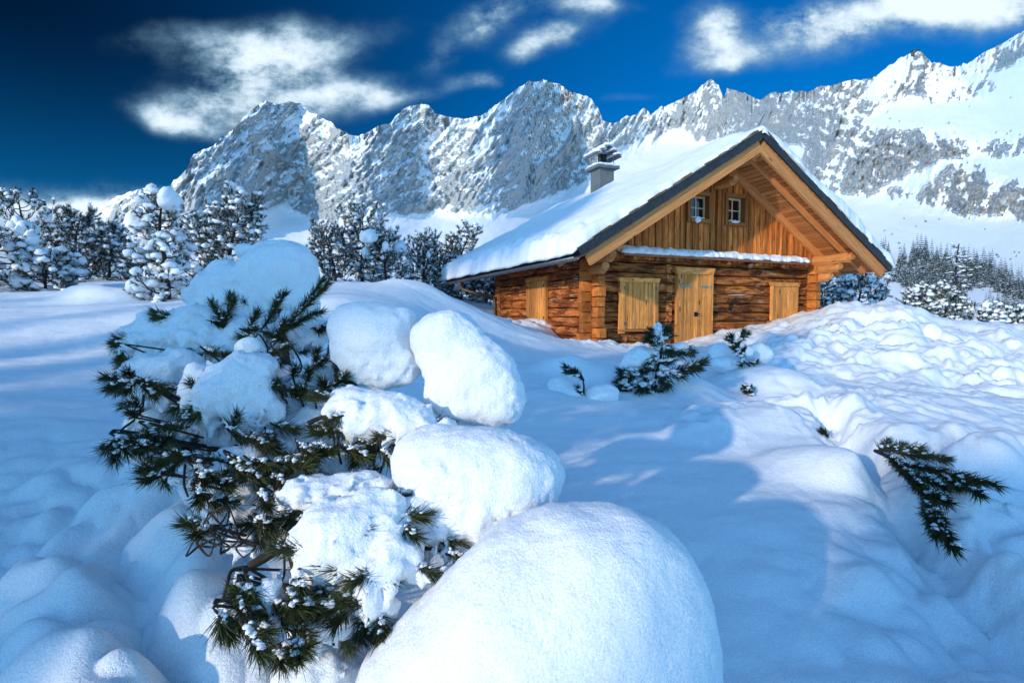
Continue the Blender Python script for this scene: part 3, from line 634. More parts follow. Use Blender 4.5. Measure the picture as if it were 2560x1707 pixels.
def build_hut():
    hut = empty('log_cabin', (HC[0], HC[1], 0), YAW)
    tag(hut, 'weathered brown log cabin with steep snow covered roof and closed pale shutters', 'cabin')
    X, Y, Z = np.eye(3); zb = -1.35
    # ---- log walls
    lh = .232; LT = .20; prof = lambda h: [(-LT / 2, -h / 2), (LT / 2 - .035, -h / 2), (LT / 2 - .006, -h / 2 + .035), (LT / 2, 0), (LT / 2 - .006, h / 2 - .035), (LT / 2 - .035, h / 2), (-LT / 2, h / 2)]
    fw, lw, rw, bw, ends, endr, endb = MB(), MB(), MB(), MB(), MB(), MB(), MB()
    rs = np.random.default_rng(3); n = 14
    for i in range(n):
        z = zb + lh * (i + .5); h = lh - .022; ext = .27 + rs.normal(0, .02)
        if z < 1.36: fw.prism((-.002, LT / 2 * 0 + .10, z), (HW + .002, .10, z), prof(h), -Y, Z, 14, .006)
        bw.prism((0, HL - .1, z), (HW, HL - .1, z), prof(h), Y, Z, 4, .005)
        zz = z + lh / 2
        if zz < 1.75: lw.prism((.10, -.002 + .002, zz), (.10, HL, zz), prof(h), -X, Z, 14, .006)
        if zz < 1.75: rw.prism((HW - .10, 0, zz), (HW - .10, HL, zz), prof(h), X, Z, 4, .005)
        # crossing ends of the logs beyond the corners
        for s0, sg, en in ((0, -1, ends), (HW, 1, endr)):
            if z < 1.3: en.plank((s0, .10, z), (s0 + sg * (ext - .05), .10, z), Y, LT - .02, Z, h, 2, .004)
            if z < 1.3: en.plank((s0 - sg * .10, 0, zz), (s0 - sg * .10, -(ext - .02 + rs.normal(0, .012)), zz), X, LT - .025, Z, h, 2, .004)
        if zz < 1.6: endb.plank((.10, HL, zz), (.10, HL + ext, zz), X, LT - .02, Z, h)
        # cross wall showing through the front at the joints
    f = fw.build('front_wall', M_LOG, hut); lw.build('left_wall', M_LOGL, hut); rw.build('right_wall', M_LOGL, hut); bw.build('back_wall', M_LOGL, hut)
    for en in (ends, endr, endb): en.build('corner_logs', M_END, hut)
    # tie logs: end faces of inner walls set in the front wall
    for px in (1672, 1560):
        tie = MB(); s0, _ = on_front(px, 760)
        for i in range(11):
            z = zb + lh * (i + .5) + .003
            if px == 1560 and z > .2: continue
            tie.plank((s0, .05, z), (s0, -.012, z), X, .17, Z, lh - .02, 1, .004)
        tie.build('wall_joint', M_LOG, hut)
    # ---- gable boards
    g = MB(); zl = 1.30; x = .02; k = 0
    wins = [(on_front(1713, 500)[0], on_front(1773, 500)[0], on_front(1740, 559)[1], on_front(1740, 480)[1]), (on_front(1807, 500)[0], on_front(1862, 500)[0], on_front(1835, 567)[1], on_front(1835, 486)[1])]
    while x < HW - .03:
        wd = (.115 if k % 2 == 0 else .075) * rs.uniform(.85, 1.15); c = x + wd / 2
        top = roof_z(c) - .04; off = -.03 - (.030 if k % 2 else 0) + rs.normal(0, .003)
        spans = [(zl - rs.uniform(0, .03), top)]
        for (a, b, lo, hi) in wins:
            if a - .02 < c < b + .02: spans = [(zl, lo + .02), (hi - .02, top)]
        for z0, z1 in spans:
            if z1 - z0 > .05: g.plank((c, off, z0), (c, off, z1), X, wd - .003, Y, .028 if k % 2 else .03)
        x += wd; k += 1
    gb = MB(); gb.prism((0, .22, 0), (0, .17, 0), [(0, 1.28), (HW, 1.28), (HW, roof_z(HW) - .03), (HW / 2, ZR - .03), (0, roof_z(0) - .03)], X, Z)
    gab = g.build('gable_cladding', M_GABLE, hut); gb.build('gable_backing', M_CASE, hut)
    # middle mullion post between the windows
    mp = MB(); c, z = on_front(1790, 500); mp.plank((c, -.09, zl), (c, -.09, roof_z(c) - .05), X, .10, Y, .06); mp.build('gable_post', M_GABLE, hut)
    # ---- windows in the gable
    for (px0, px1, py0, py1), (gx0, gx1, gy0, gy1), snowy in (((1713, 1773, 480, 559), (1721, 1758, 488, 541), True), ((1807, 1862, 486, 567), (1813, 1846, 498, 549), False)):
        s0, s1 = on_front(px0, 500)[0], on_front(px1, 500)[0]; z1, z0 = on_front((px0 + px1) / 2, py0)[1], on_front((px0 + px1) / 2, py1)[1]
        cs = MB(); d0, d1 = -.11, .168
        cs.box((s0, d0, z0), (s0 + .09, d1, z1), 2); cs.box((s1 - .09, d0, z0), (s1, d1, z1), 2)
        cs.box((s0 + .09, d0 + .004, z1 - .09), (s1 - .09, d1, z1), 0); cs.box((s0 + .09, d0 - .03, z0), (s1 - .09, d1, z0 + .10), 0)
        w = cs.build('window', M_CASE, hut)
        a0, a1, b0, b1 = s0 + .092, s1 - .092, z0 + .102, z1 - .092; yf = .045
        sh = MB(); fwid = .05
        sh.box((a0, yf, b0), (a0 + fwid, yf + .05, b1), 2); sh.box((a1 - fwid, yf, b0), (a1, yf + .05, b1), 2)
        sh.box((a0 + fwid, yf + .002, b1 - fwid), (a1 - fwid, yf + .05, b1), 0); sh.box((a0 + fwid, yf + .002, b0), (a1 - fwid, yf + .05, b0 + fwid), 0)
        mx, mz = (a0 + a1) / 2, (b0 + b1) / 2
        sh.box((mx - .016, yf + .006, b0 + fwid), (mx + .016, yf + .045, b1 - fwid), 2)
        sh.box((a0 + fwid, yf + .01, mz - .015), (mx - .016, yf + .043, mz + .015), 0); sh.box((mx + .016, yf + .01, mz - .015), (a1 - fwid, yf + .043, mz + .015), 0)
        sh.build('window_sash', M_SASH, w)
        gl = MB(); gl.box((a0 + .02, yf + .025, b0 + .02), (a1 - .02, yf + .03, b1 - .02), 0); gl.build('window_pane', M_GLASS, w)
        for nm, bl in (('sill_snow', [((a0 + .22, -.03, b0 + .01), (.26, .09, .05, .02), None), ((a0 + .2, -.12, b0 - .02), (.12, .05, .05, .09 if snowy else .02), None)]), ('lintel_snow', [((s0 + .25, -.09, z1 + .01), (.2, .03, .03, .02), None)] if snowy else [])):
            if bl: V, Q = snow_sdf(bl, .016, .03, ((.015, 14, 2),), seed=3); link(nm, mesh_np(nm, V, Q), M_SNOW, w)
    # ---- pent board over the door with its snow
    t0 = -.34
    p = MB(); sA = on_front(1560, 632, t0)[0]; sB = on_front(2024, 658, t0)[0]; zp = on_front(1800, 649, t0)[1]
    p.prism((sA, 0, 0), (sB, 0, 0), [(0.0, zp + .10), (t0, zp - .01), (t0, zp + .03), (0.0, zp + .15)], Y, Z)
    for c in np.arange(sA + .35, sB, .95): p.plank((c, 0, zp + .02), (c, t0 + .05, zp - .06), X, .10, Z, .09)
    pr = p.build('pent_roof', M_CASE, hut)
    cf = MB(); cf.box((sA - .01, t0 - .012, zp - .02), (sB + .01, t0 - .002, zp + .036), 0); cf.build('drip_edge', M_COPPER, pr)
    bl = [((c, -.17, zp + .09), (.16, .20, .09 + .05 * rs.random(), .02), rotm(14 + rs.normal(0, 3))) for c in np.arange(sA + .1, sB, .13)]
    V, Q = snow_sdf(bl, .028, .05, ((.03, 7, 3),), seed=9); link('pent_roof_snow', mesh_np('pent_roof_snow', V, Q), M_SNOW, pr)
    # ---- door
    d = MB(); s0, z1 = on_front(1702, 686); s1 = on_front(1767, 686)[0]; zd = -1.1; z1 = on_front(1735, 687)[1]
    x = s0; ws = np.array([.15, .13, .11, .14, .13, .10, .12]); ws = ws / ws.sum() * (s1 - s0)
    for w_ in ws: d.plank((x + w_ / 2, -.045 + rs.normal(0, .004), zd), (x + w_ / 2, -.045, z1), X, w_ - .012, Y, .045); x += w_
    door = d.build('door', M_SHUT, hut)
    fr = MB(); j0, j1 = on_front(1687, 700)[0], on_front(1777, 700)[0]
    fr.plank(((j0 + s0) / 2, -.05, zd), ((j0 + s0) / 2, -.05, z1 + .0), X, s0 - j0 - .006, Y, .09); fr.plank(((j1 + s1) / 2, -.05, zd), ((j1 + s1) / 2, -.05, z1), X, j1 - s1 - .006, Y, .09)
    fr.prism((0, -.10, 0), (0, -.004, 0), [(j0 - .0, z1 + .004), (j1, z1 + .004), (j1 + .05, z1 + .165), (j0 - .06, z1 + .17)], X, Z); fr.build('door_frame', M_SHUT, door)
    for a, b, yy in ((1699, 1722, 715), (1747, 1771, 717)):
        q = MB(); u0, zz = on_front(a, yy); u1 = on_front(b, yy)[0]; q.box((u0, -.082, zz - .022), (u1, -.070, zz + .022), 0); e = u0 if a < 1720 else u1; q.box((e - .02, -.10, zz - .05), (e + .02, -.083, zz + .05), 2); q.build('hinge', M_GREEN, door)
    q = MB(); u, zz = on_front(1734, 785); q.box((u - .05, -.085, zz - .06), (u + .05, -.069, zz + .05), 2); q.round((u - .01, -.085, zz), (u - .01, -.14, zz), .016, X, Z); q.plank((u - .05, -.145, zz), (u + .06, -.145, zz), Z, .025, Y, .02); q.build('door_latch', M_IRON, door)
    # ---- shutters on the front
    def shutter(wall, x0, x1, ytop, ybot, lin0, lin1, ylin, jl, jr, nb, hinges=True):
        to = (lambda a, b: on_front(a, b)) if wall == 'front' else (lambda a, b: on_left(a, b))
        s0, s1 = to(x0, ytop)[0], to(x1, ytop)[0]; xm = (x0 + x1) / 2; z1, z0 = to(xm, ytop)[1], to(xm, ybot)[1]
        if s0 > s1: s0, s1 = s1, s0
        q = MB(); A, N = (X, Y) if wall == 'front' else (Y, X)
        pt = (lambda a, n, z: (a, n, z)) if wall == 'front' else (lambda a, n, z: (n, a, z))
        ws = rs.uniform(.8, 1.2, nb); ws = ws / ws.sum() * (s1 - s0); x = s0
        for w_ in ws: q.plank(pt(x + w_ / 2, -.05 + rs.normal(0, .004), z0), pt(x + w_ / 2, -.05, z1), A, w_ - .012, N, .04); x += w_
        sh = q.build('shutter', M_SHUT, hut)
        fr = MB(); fr.plank(pt(s0 - jl / 2, -.045, z0 - .10), pt(s0 - jl / 2, -.045, z1), A, jl - .006, N, .075); fr.plank(pt(s1 + jr / 2, -.045, z0 - .04), pt(s1 + jr / 2, -.045, z1), A, jr - .006, N, .075)
        l0, l1 = s0 - jl, s1 + jr
        fr.prism(pt(0, -.095, 0), pt(0, -.004, 0), [(l0, z1 + .004), (l1, z1 + .004), (l1 + .05, z1 + .11), (l0 - .06, z1 + .11)], A, Z); fr.build('shutter_frame', M_SHUT, sh)
        if hinges:
            for a in (s0 - .01, s1 + .01):
                for zz in (z0 + .13, z1 - .13):
                    h = MB(); h.box(tuple(np.minimum(pt(a - .015, -.10, zz - .04), pt(a + .015, -.083, zz + .04))), tuple(np.maximum(pt(a - .015, -.10, zz - .04), pt(a + .015, -.083, zz + .04))), 2); h.build('hinge', M_METAL, sh)
        sl = MB(); sl.box(tuple(np.minimum(pt(s0 - .14, -.10, z0 - .06), pt(s1 + .1, -.004, z0 - .01))), tuple(np.maximum(pt(s0 - .14, -.10, z0 - .06), pt(s1 + .1, -.004, z0 - .01))), 0 if wall == 'front' else 1); sl.build('shutter_sill', M_CASE, sh)
        return sh
    shutter('front', 1558, 1635, 707, 822, 0, 0, 0, .14, .08, 8)
    shutter('front', 1928, 1987, 717, 800, 0, 0, 0, .05, .05, 7, False)
    shutter('left', 1324, 1366, 704, 806, 0, 0, 0, .12, .05, 5)
    # ---- roof: covering, soffit, rafters, barge boards
    tF, tB = -EF, HL + EB; mid = HW / 2; L = math.hypot(mid + EO, ZR - ZE); cs_, sn_ = (mid + EO) / L, (ZR - ZE) / L
    cov = MB(); th = .15
    cov.prism((0, tF, 0), (0, tB, 0), [(-EO, ZE), (mid, ZR), (mid, ZR + th / cs_), (-EO - th * sn_, ZE + th * cs_)], X, Z)
    cov.prism((0, tF + .001, 0), (0, tB, 0), [(HW + EO, ZE), (HW + EO + th * sn_, ZE + th * cs_), (mid + .001, ZR + th / cs_), (mid + .001, ZR)], X, Z)
    roof = cov.build('roof', M_TAR, hut)
    for sg in (-1, 1):
        e0 = np.array([-EO if sg < 0 else HW + EO, 0, ZE]); dirv = np.array([cs_ * (-sg), 0, sn_]); nrm = np.array([sn_ * sg, 0, cs_])
        so_ = MB(); d_ = .02
        while d_ < L - .08:
            wd = .135 * rs.uniform(.9, 1.1); c = e0 + dirv * (d_ + wd / 2) - nrm * .018
            for a, b in ((tF + .02, 0.3), (.3, tB - .02)): so_.plank(c + Y * a, c + Y * b, dirv, wd - .016, nrm, .026)
            d_ += wd
        so_.build('soffit', M_SOFFIT, roof)
        for t0_, w_, h_, nm in ((tF + .07, .07, .24, 'barge_board'), (-.80, .08, .10, 'rafter'), (-.115, .09, .17, 'rafter')):
            q = MB(); off = -nrm * (.032 + h_ / 2); q.plank(e0 + dirv * .10 + off + Y * t0_, e0 + dirv * (L - h_ * sn_ / cs_ * .5 - .02) + off + Y * t0_, nrm, h_, Y, w_, 6, .002); q.build(nm, M_BEAM, roof)
        # split shingles showing along the verge
        q = MB(); d_ = -.05
        while d_ < L - .03:
            w_ = rs.uniform(.12, .30); hh = rs.uniform(.012, .05); c = e0 + dirv * (d_ + w_ / 2) + nrm * (th + .012 + hh / 2); q.plank(c + Y * (tF - rs.uniform(.0, .06)), c + Y * (tF + .5), dirv, w_, nrm, hh); d_ += w_
        q.build('shingles', M_SHING, roof)
        q = MB(); q.plank(e0 - dirv * .03 + nrm * (th / 2 + .0) + Y * (tF - .02), e0 + dirv * (L - .02) + nrm * (th / 2) + Y * (tF - .02), nrm, th + .01, Y, .03); q.build('verge_board', M_TAR, roof)
    # ---- purlins and carved brackets
    def log_bracket(s, z, tend, r, part='purlin', carve=True):
        q = MB(); q.prism((s, .1, z), (s, tend, z), [(r * math.cos(a) * .95, r * math.sin(a)) for a in np.arange(8) * math.pi / 4 + .39], X, Z, 6, .006)
        if carve: q.prism((s, tend, z + .02), (s, tend - .10, z + .05), [(r * .8 * math.cos(a), r * .75 * math.sin(a)) for a in np.arange(8) * math.pi / 4 + .39], X, Z, 1)
        return q.build(part, M_BEAM, hut)
    log_bracket(mid, ZR - .34, -1.18, .13); log_bracket(mid, ZR - .78, -.55, .11)
    for s in (.0, HW):
        zt = roof_z(s) - .33
        log_bracket(s, zt, -1.05, .13, 'bracket'); log_bracket(s, zt - .24, -.72, .12, 'bracket'); log_bracket(s, zt - .47, -.46, .12, 'bracket')
    # a short strut under the right eave
    q = MB(); q.plank((HW + .1, -.3, 1.05), (HW + .62, -.3, 1.38), Z, .12, Y, .10); q.build('eave_strut', M_BEAM, hut)
    # ---- snow on the roof
    nq, nt = 190, 230; q = np.linspace(-1, 1, nq); tt = np.linspace(tF - .03, tB + .2, nt); Qg, Tg = np.meshgrid(q, tt, indexing='ij')
    ext = L + .20 + .06 * (np.sign(Qg) < 0) + .05 * fbm(Tg * 1.6, Tg * 0 + np.sign(Qg) * 3, oct=3, seed=12); sl = np.abs(Qg) * ext; side = np.sign(Qg)
    Sg = mid + side * sl * cs_; base = ZR + (th + .03) / cs_ - sl * sn_
    Tj = Tg + (Tg < tF + .5) * (.07 * fbm(sl * 2.2, side * 7 + 0 * sl, oct=3, seed=15) + np.where(side < 0, .06, -.02)) * np.exp(-((Tg - tF) / .3) ** 2)
    lo = sstep(sl, 1.0, L); thick = np.where(side < 0, .17 + .15 * lo, .17 + .04 * sstep(sl, 1.2, 2.2) + .14 * np.exp(-((sl - 3.9) / .9) ** 2)) + .05 * fbm(sl * .7, Tg * .7, side, oct=3, seed=16) + .010 * fbm(sl * 3, Tg * 3, side, oct=3, seed=17)
    thick = np.where(Tg < tF + .9, thick * np.where(side < 0, .55 + .45 * sstep(Tg, tF, tF + .9), 1), thick)
    thick = thick + np.where(side < 0, .10 * sstep(sl, L - .9, L - .2) * (.3 - billow(Tg * 1.6, sl * 1.2, oct=3, seed=18)) * 2, 0)
    rnd = lambda d, e: np.sqrt(np.clip(1 - (1 - np.clip(d / e, 0, 1)) ** 2, 0, 1))
    edge = rnd(ext - sl, .22) * rnd(Tg - tt[0], .12) * rnd(tt[-1] - Tg, .3)
    thick = np.maximum(thick, .05) * edge
    zt = base + thick / cs_ - .18 * np.exp(-(sl / .25) ** 2) * .5
    droop = np.clip(sl - L, 0, 1); zbm = base - .01 - droop * .25
    lump = .035 * fbm(Tg * 4, sl * 4, side, oct=3, seed=19) * sstep(sl, L - .6, L)
    top = np.stack([Sg + side * lump, Tj, zt], -1).reshape(-1, 3); bot = np.stack([Sg, Tj, np.minimum(zbm, zt - .002)], -1).reshape(-1, 3)
    i, j = np.meshgrid(np.arange(nq - 1), np.arange(nt - 1), indexing='ij'); F = np.stack([i * nt + j, (i + 1) * nt + j, (i + 1) * nt + j + 1, i * nt + j + 1], -1).reshape(-1, 4)
    per = np.concatenate([np.arange(nt), np.arange(1, nq) * nt + nt - 1, (nq - 1) * nt + np.arange(nt - 2, -1, -1), np.arange(nq - 2, 0, -1) * nt]); M_ = nq * nt; nx = np.roll(per, -1)
    F = np.concatenate([F, F[:, ::-1] + M_, np.stack([per, nx, nx + M_, per + M_], 1)])
    me = mesh_np('roof_snow', np.concatenate([top, bot]), F); bm_fix(me); link('roof_snow', me, M_SNOW, roof)
    # ---- gutter and downpipe on the left eave
    q = MB(); r = .075; gz = ZE - .03; gs = -EO - .10
    arc = [(r * math.cos(a), r * math.sin(a)) for a in np.linspace(math.pi, 2 * math.pi, 8)] + [((r - .012) * math.cos(a), (r - .012) * math.sin(a)) for a in np.linspace(2 * math.pi, math.pi, 8)]
    q.prism((gs, tF + .05, gz), (gs, tB + .25, gz - .05), arc, X, Z, 6); gut = q.build('gutter', M_METAL, roof, True)
    ac = Acc(); tp, zp2 = on_left(1150, 714, gs)
    path = curve([(gs, tp, gz - .06), (gs, tp - .02, gz - .20), (gs + .10, tp - .08, gz - .33), (gs + .5, tp - .35, gz - .47), (-.14, HL + .12, gz - .62), (-.08, HL + .08, gz - .72), (-.07, HL + .07, -1.0)], 8)
    ac.add(*tube(path, .045, 10)); link('downpipe', ac.mesh('downpipe'), M_RUST, hut)
    # ---- chimney
    c = MB(); cx, cy = 3.25, 4.6; c.box((cx - .27, cy - .27, 3.4), (cx + .27, cy + .27, 4.66), 2); ch = c.build('chimney', M_CONC, hut)
    c = MB(); c.box((cx - .40, cy - .40, 4.662), (cx + .40, cy + .40, 4.74), 0); c.build('chimney_slab', M_CONC, ch)
    for a in (-.26, .26):
        for b in (-.26, .26): c = MB(); c.round((cx + a, cy + b, 4.742), (cx + a, cy + b, 5.12), .014, X, Y, 6); c.build('cowl_post', M_RUST, ch)
    c = MB(); c.round((cx, cy, 4.742), (cx, cy, 5.16), .14, X, Y, 12); c.build('flue', M_IRON, ch)
    c = MB(); c.prism((cx, cy - .42, 0), (cx, cy + .42, 0), [(-.46, 5.03), (0, 5.34), (.46, 5.03), (.46, 5.06), (0, 5.375), (-.46, 5.06)], X, Z); c.build('chimney_cowl', M_METAL, ch)
    for nm, bl in (('slab_snow', [((cx + a, cy + b, 4.745), (.22, .22, .075, .02), None) for a in (-.25, 0, .25) for b in (-.25, 0, .25)]), ('cowl_snow', [((cx + sg * d_, cy + b, 5.385 - d_ * .67), (.15, .18, .09, .015), None) for sg in (-1, 1) for d_ in (.03, .2, .38) for b in (-.28, 0, .28)])):
        V, Q = snow_sdf(bl, .022, .06, ((.015, 8, 2),), seed=21); link(nm, mesh_np(nm, V, Q), M_SNOW, ch)
    ac = Acc(); ac.add(*tube([(cx + .33, cy + .1, 4.5), (cx + .33, cy + .1, 5.95)], .010, 6)); link('lightning_rod', ac.mesh('lightning_rod'), M_IRON, ch)
    ac = Acc(); ac.add(*tube([(mid + .05, tF + .25, ZR + .2), (mid + .28, tF + .2, ZR + .62)], .008, 5)); link('lightning_rod', ac.mesh('lightning_rod'), M_IRON, roof)
    # ---- lamp under the pent roof, antlers on the wall
    u, zz = on_front(1880, 664, -.25); ac = Acc(); ac.add(*tube([(u, -.02, zz + .05), (u, -.16, zz + .04), (u - .03, -.24, zz)], [.03, .05, .085], 12)); lamp = link('wall_lamp', ac.mesh('wall_lamp'), M_METAL, hut)
    ac = Acc(); ac.add(*tube([(u - .03, -.245, zz - .002), (u - .035, -.262, zz - .012)], [.07, .06], 12)); link('lamp_shade', ac.mesh('lamp_shade'), M_COPPER, lamp)
    u, zz = on_front(1822, 766); ac = Acc()
    ac.add(*tube(curve([(u, -.03, zz - .09), (u, -.07, zz - .03), (u, -.06, zz + .03)], 4), [.03] * 4 + [.045] * 3 + [.03] * 1 if False else .04, 8))
    for sg in (-1, 1):
        ac.add(*tube(curve([(u, -.05, zz + .02), (u + sg * .07, -.08, zz + .05), (u + sg * .12, -.09, zz + .12), (u + sg * .09, -.09, zz + .2)], 4), .012, 5))
        ac.add(*tube(curve([(u + sg * .08, -.08, zz + .06), (u + sg * .03, -.11, zz + .12), (u + sg * .04, -.11, zz + .16)], 4), .009, 5)); ac.add(*tube(curve([(u + sg * .12, -.09, zz + .11), (u + sg * .17, -.1, zz + .15)], 3), .008, 5))
    link('antler_trophy', ac.mesh('antler_trophy'), M_IRON, hut)
    # ---- a cable running off behind each side
    for pts in ([(-.02, HL, .55), (-1.0, HL + 3, .75), (-2.4, HL + 8, 1.2)], [(HW + .05, .4, 1.18), (HW + .8, .6, 1.3), (HW + EO, .8, 1.35)]):
        ac = Acc(); ac.add(*tube(curve(pts, 6), .008, 5)); link('cable', ac.mesh('cable'), M_IRON, hut)
    # ---- snow blown against the base of the door and drifts on the sills
    return hut
HUT = build_hut()
# ------------------------------------------------------------------ conifers
M_BARK = plain('bark', (.038, .027, .022), .9, var=.5, sc=14, bump=.6)
def needle_mat(name, a, b):
    m, t, bs = new_mat(name); co = t.add('ShaderNodeTexCoord').outputs['Object']
    t.l.new(t.ramp(t.noise(co, 5.0, 3, .6), [(.35, a), (.65, b)]), bs.inputs['Base Color']); bs.inputs['Roughness'].default_value = .6; bs.inputs['Specular IOR Level'].default_value = .3
    return m
M_NEEDLE = needle_mat('pine_needles', (.016, .030, .020), (.038, .062, .034))
M_FROST = plain('frosted_needles', (.70, .76, .80), .8, var=.15, sc=3, bump=0)
M_NEEDLE_NEAR = needle_mat('green_pine_needles', (.024, .032, .011), (.074, .080, .022))
def icos(sub):
    import bmesh
    b = bmesh.new(); bmesh.ops.create_icosphere(b, subdivisions=sub, radius=1.0); b.verts.ensure_lookup_table()
    V = np.array([v.co[:] for v in b.verts]); F = np.array([[v.index for v in f.verts] for f in b.faces]); b.free(); return V, F
ICO2, ICO3 = icos(2), icos(3); ICO_M = icos(4)
mist()
def blob_add(acc, C, R, ico=ICO2, rough=.16, rs=RNG, flat=.5):
    """many lumpy snow blobs: centres C (n,3), radii R (n,3); undersides flattened"""
    C = np.asarray(C, float).reshape(-1, 3); R = np.asarray(R, float).reshape(-1, 3); V0, F0 = ico; n = len(C)
    if not n: return
    ang = rs.uniform(0, 6.28, n); c, s = np.cos(ang), np.sin(ang)
    U = np.repeat(V0[None], n, 0); off = rs.uniform(0, 50, (n, 1, 3))
    d = 1 + rough * fbm(U[..., 0] * 1.3 + off[..., 0], U[..., 1] * 1.3 + off[..., 1], U[..., 2] * 1.3 + off[..., 2], oct=3, seed=5) * 1.6
    U = U * d[..., None]; U[..., 2] = np.where(U[..., 2] < 0, U[..., 2] * flat, U[..., 2])
    U = U * R[:, None]; x = U[..., 0] * c[:, None] - U[..., 1] * s[:, None]; y = U[..., 0] * s[:, None] + U[..., 1] * c[:, None]
    V = np.stack([x, y, U[..., 2]], -1) + C[:, None]
    acc.add(V.reshape(-1, 3), (F0[None] + (np.arange(n) * len(V0))[:, None, None]).reshape(-1, 3))
def needles_add(acc, A, B, nl, n, w, spread=(25, 65), rs=RNG, two=False, lvar=.25):
    """needles round twigs from A to B (m,3)"""
    A = np.asarray(A, float).reshape(-1, 3); B = np.asarray(B, float).reshape(-1, 3); m = len(A)
    if not m: return
    ax = B - A; L = np.linalg.norm(ax, axis=1, keepdims=True); ax = ax / (L + 1e-9)
    ref = np.where(np.abs(ax[:, 2:3]) > .9, [[1.0, 0, 0]], [[0, 0, 1.0]]); e1 = np.cross(ax, ref); e1 /= np.linalg.norm(e1, axis=1, keepdims=True); e2 = np.cross(ax, e1)
    f = rs.random((m, n)) ** .8; ph = rs.uniform(0, 2 * np.pi, (m, n)); al = np.radians(rs.uniform(*spread, (m, n))) * (1.05 - .45 * f)
    rad = np.cos(ph)[..., None] * e1[:, None] + np.sin(ph)[..., None] * e2[:, None]
    d = ax[:, None] * np.cos(al)[..., None] + rad * np.sin(al)[..., None]
    b = A[:, None] + (B - A)[:, None] * f[..., None]; ln = nl * rs.uniform(1 - lvar, 1 + lvar, (m, n, 1))
    sd = np.cross(d, rs.normal(0, 1, (m, n, 3))); sd /= np.linalg.norm(sd, axis=-1, keepdims=True)
    if two:
        bend = rs.normal(0, .12, (m, n, 3)) * ln + d * 0; md = b + d * ln * .55 + bend * .3; tip = b + d * ln + bend
        V = np.stack([b - sd * w * .5, b + sd * w * .5, md + sd * w * .45, md - sd * w * .45, tip], 2).reshape(-1, 3); k = np.arange(m * n)[:, None] * 5
        acc.add(V, k + np.array([[0, 1, 2, 3]])); acc.F.setdefault(3, []).append(k + np.array([[3, 2, 4]]) + acc.n - len(V))
    else:
        V = np.stack([b - sd * w * .5, b + sd * w * .5, b + d * ln], 2).reshape(-1, 3); acc.add(V, np.arange(m * n)[:, None] * 3 + np.array([[0, 1, 2]]))

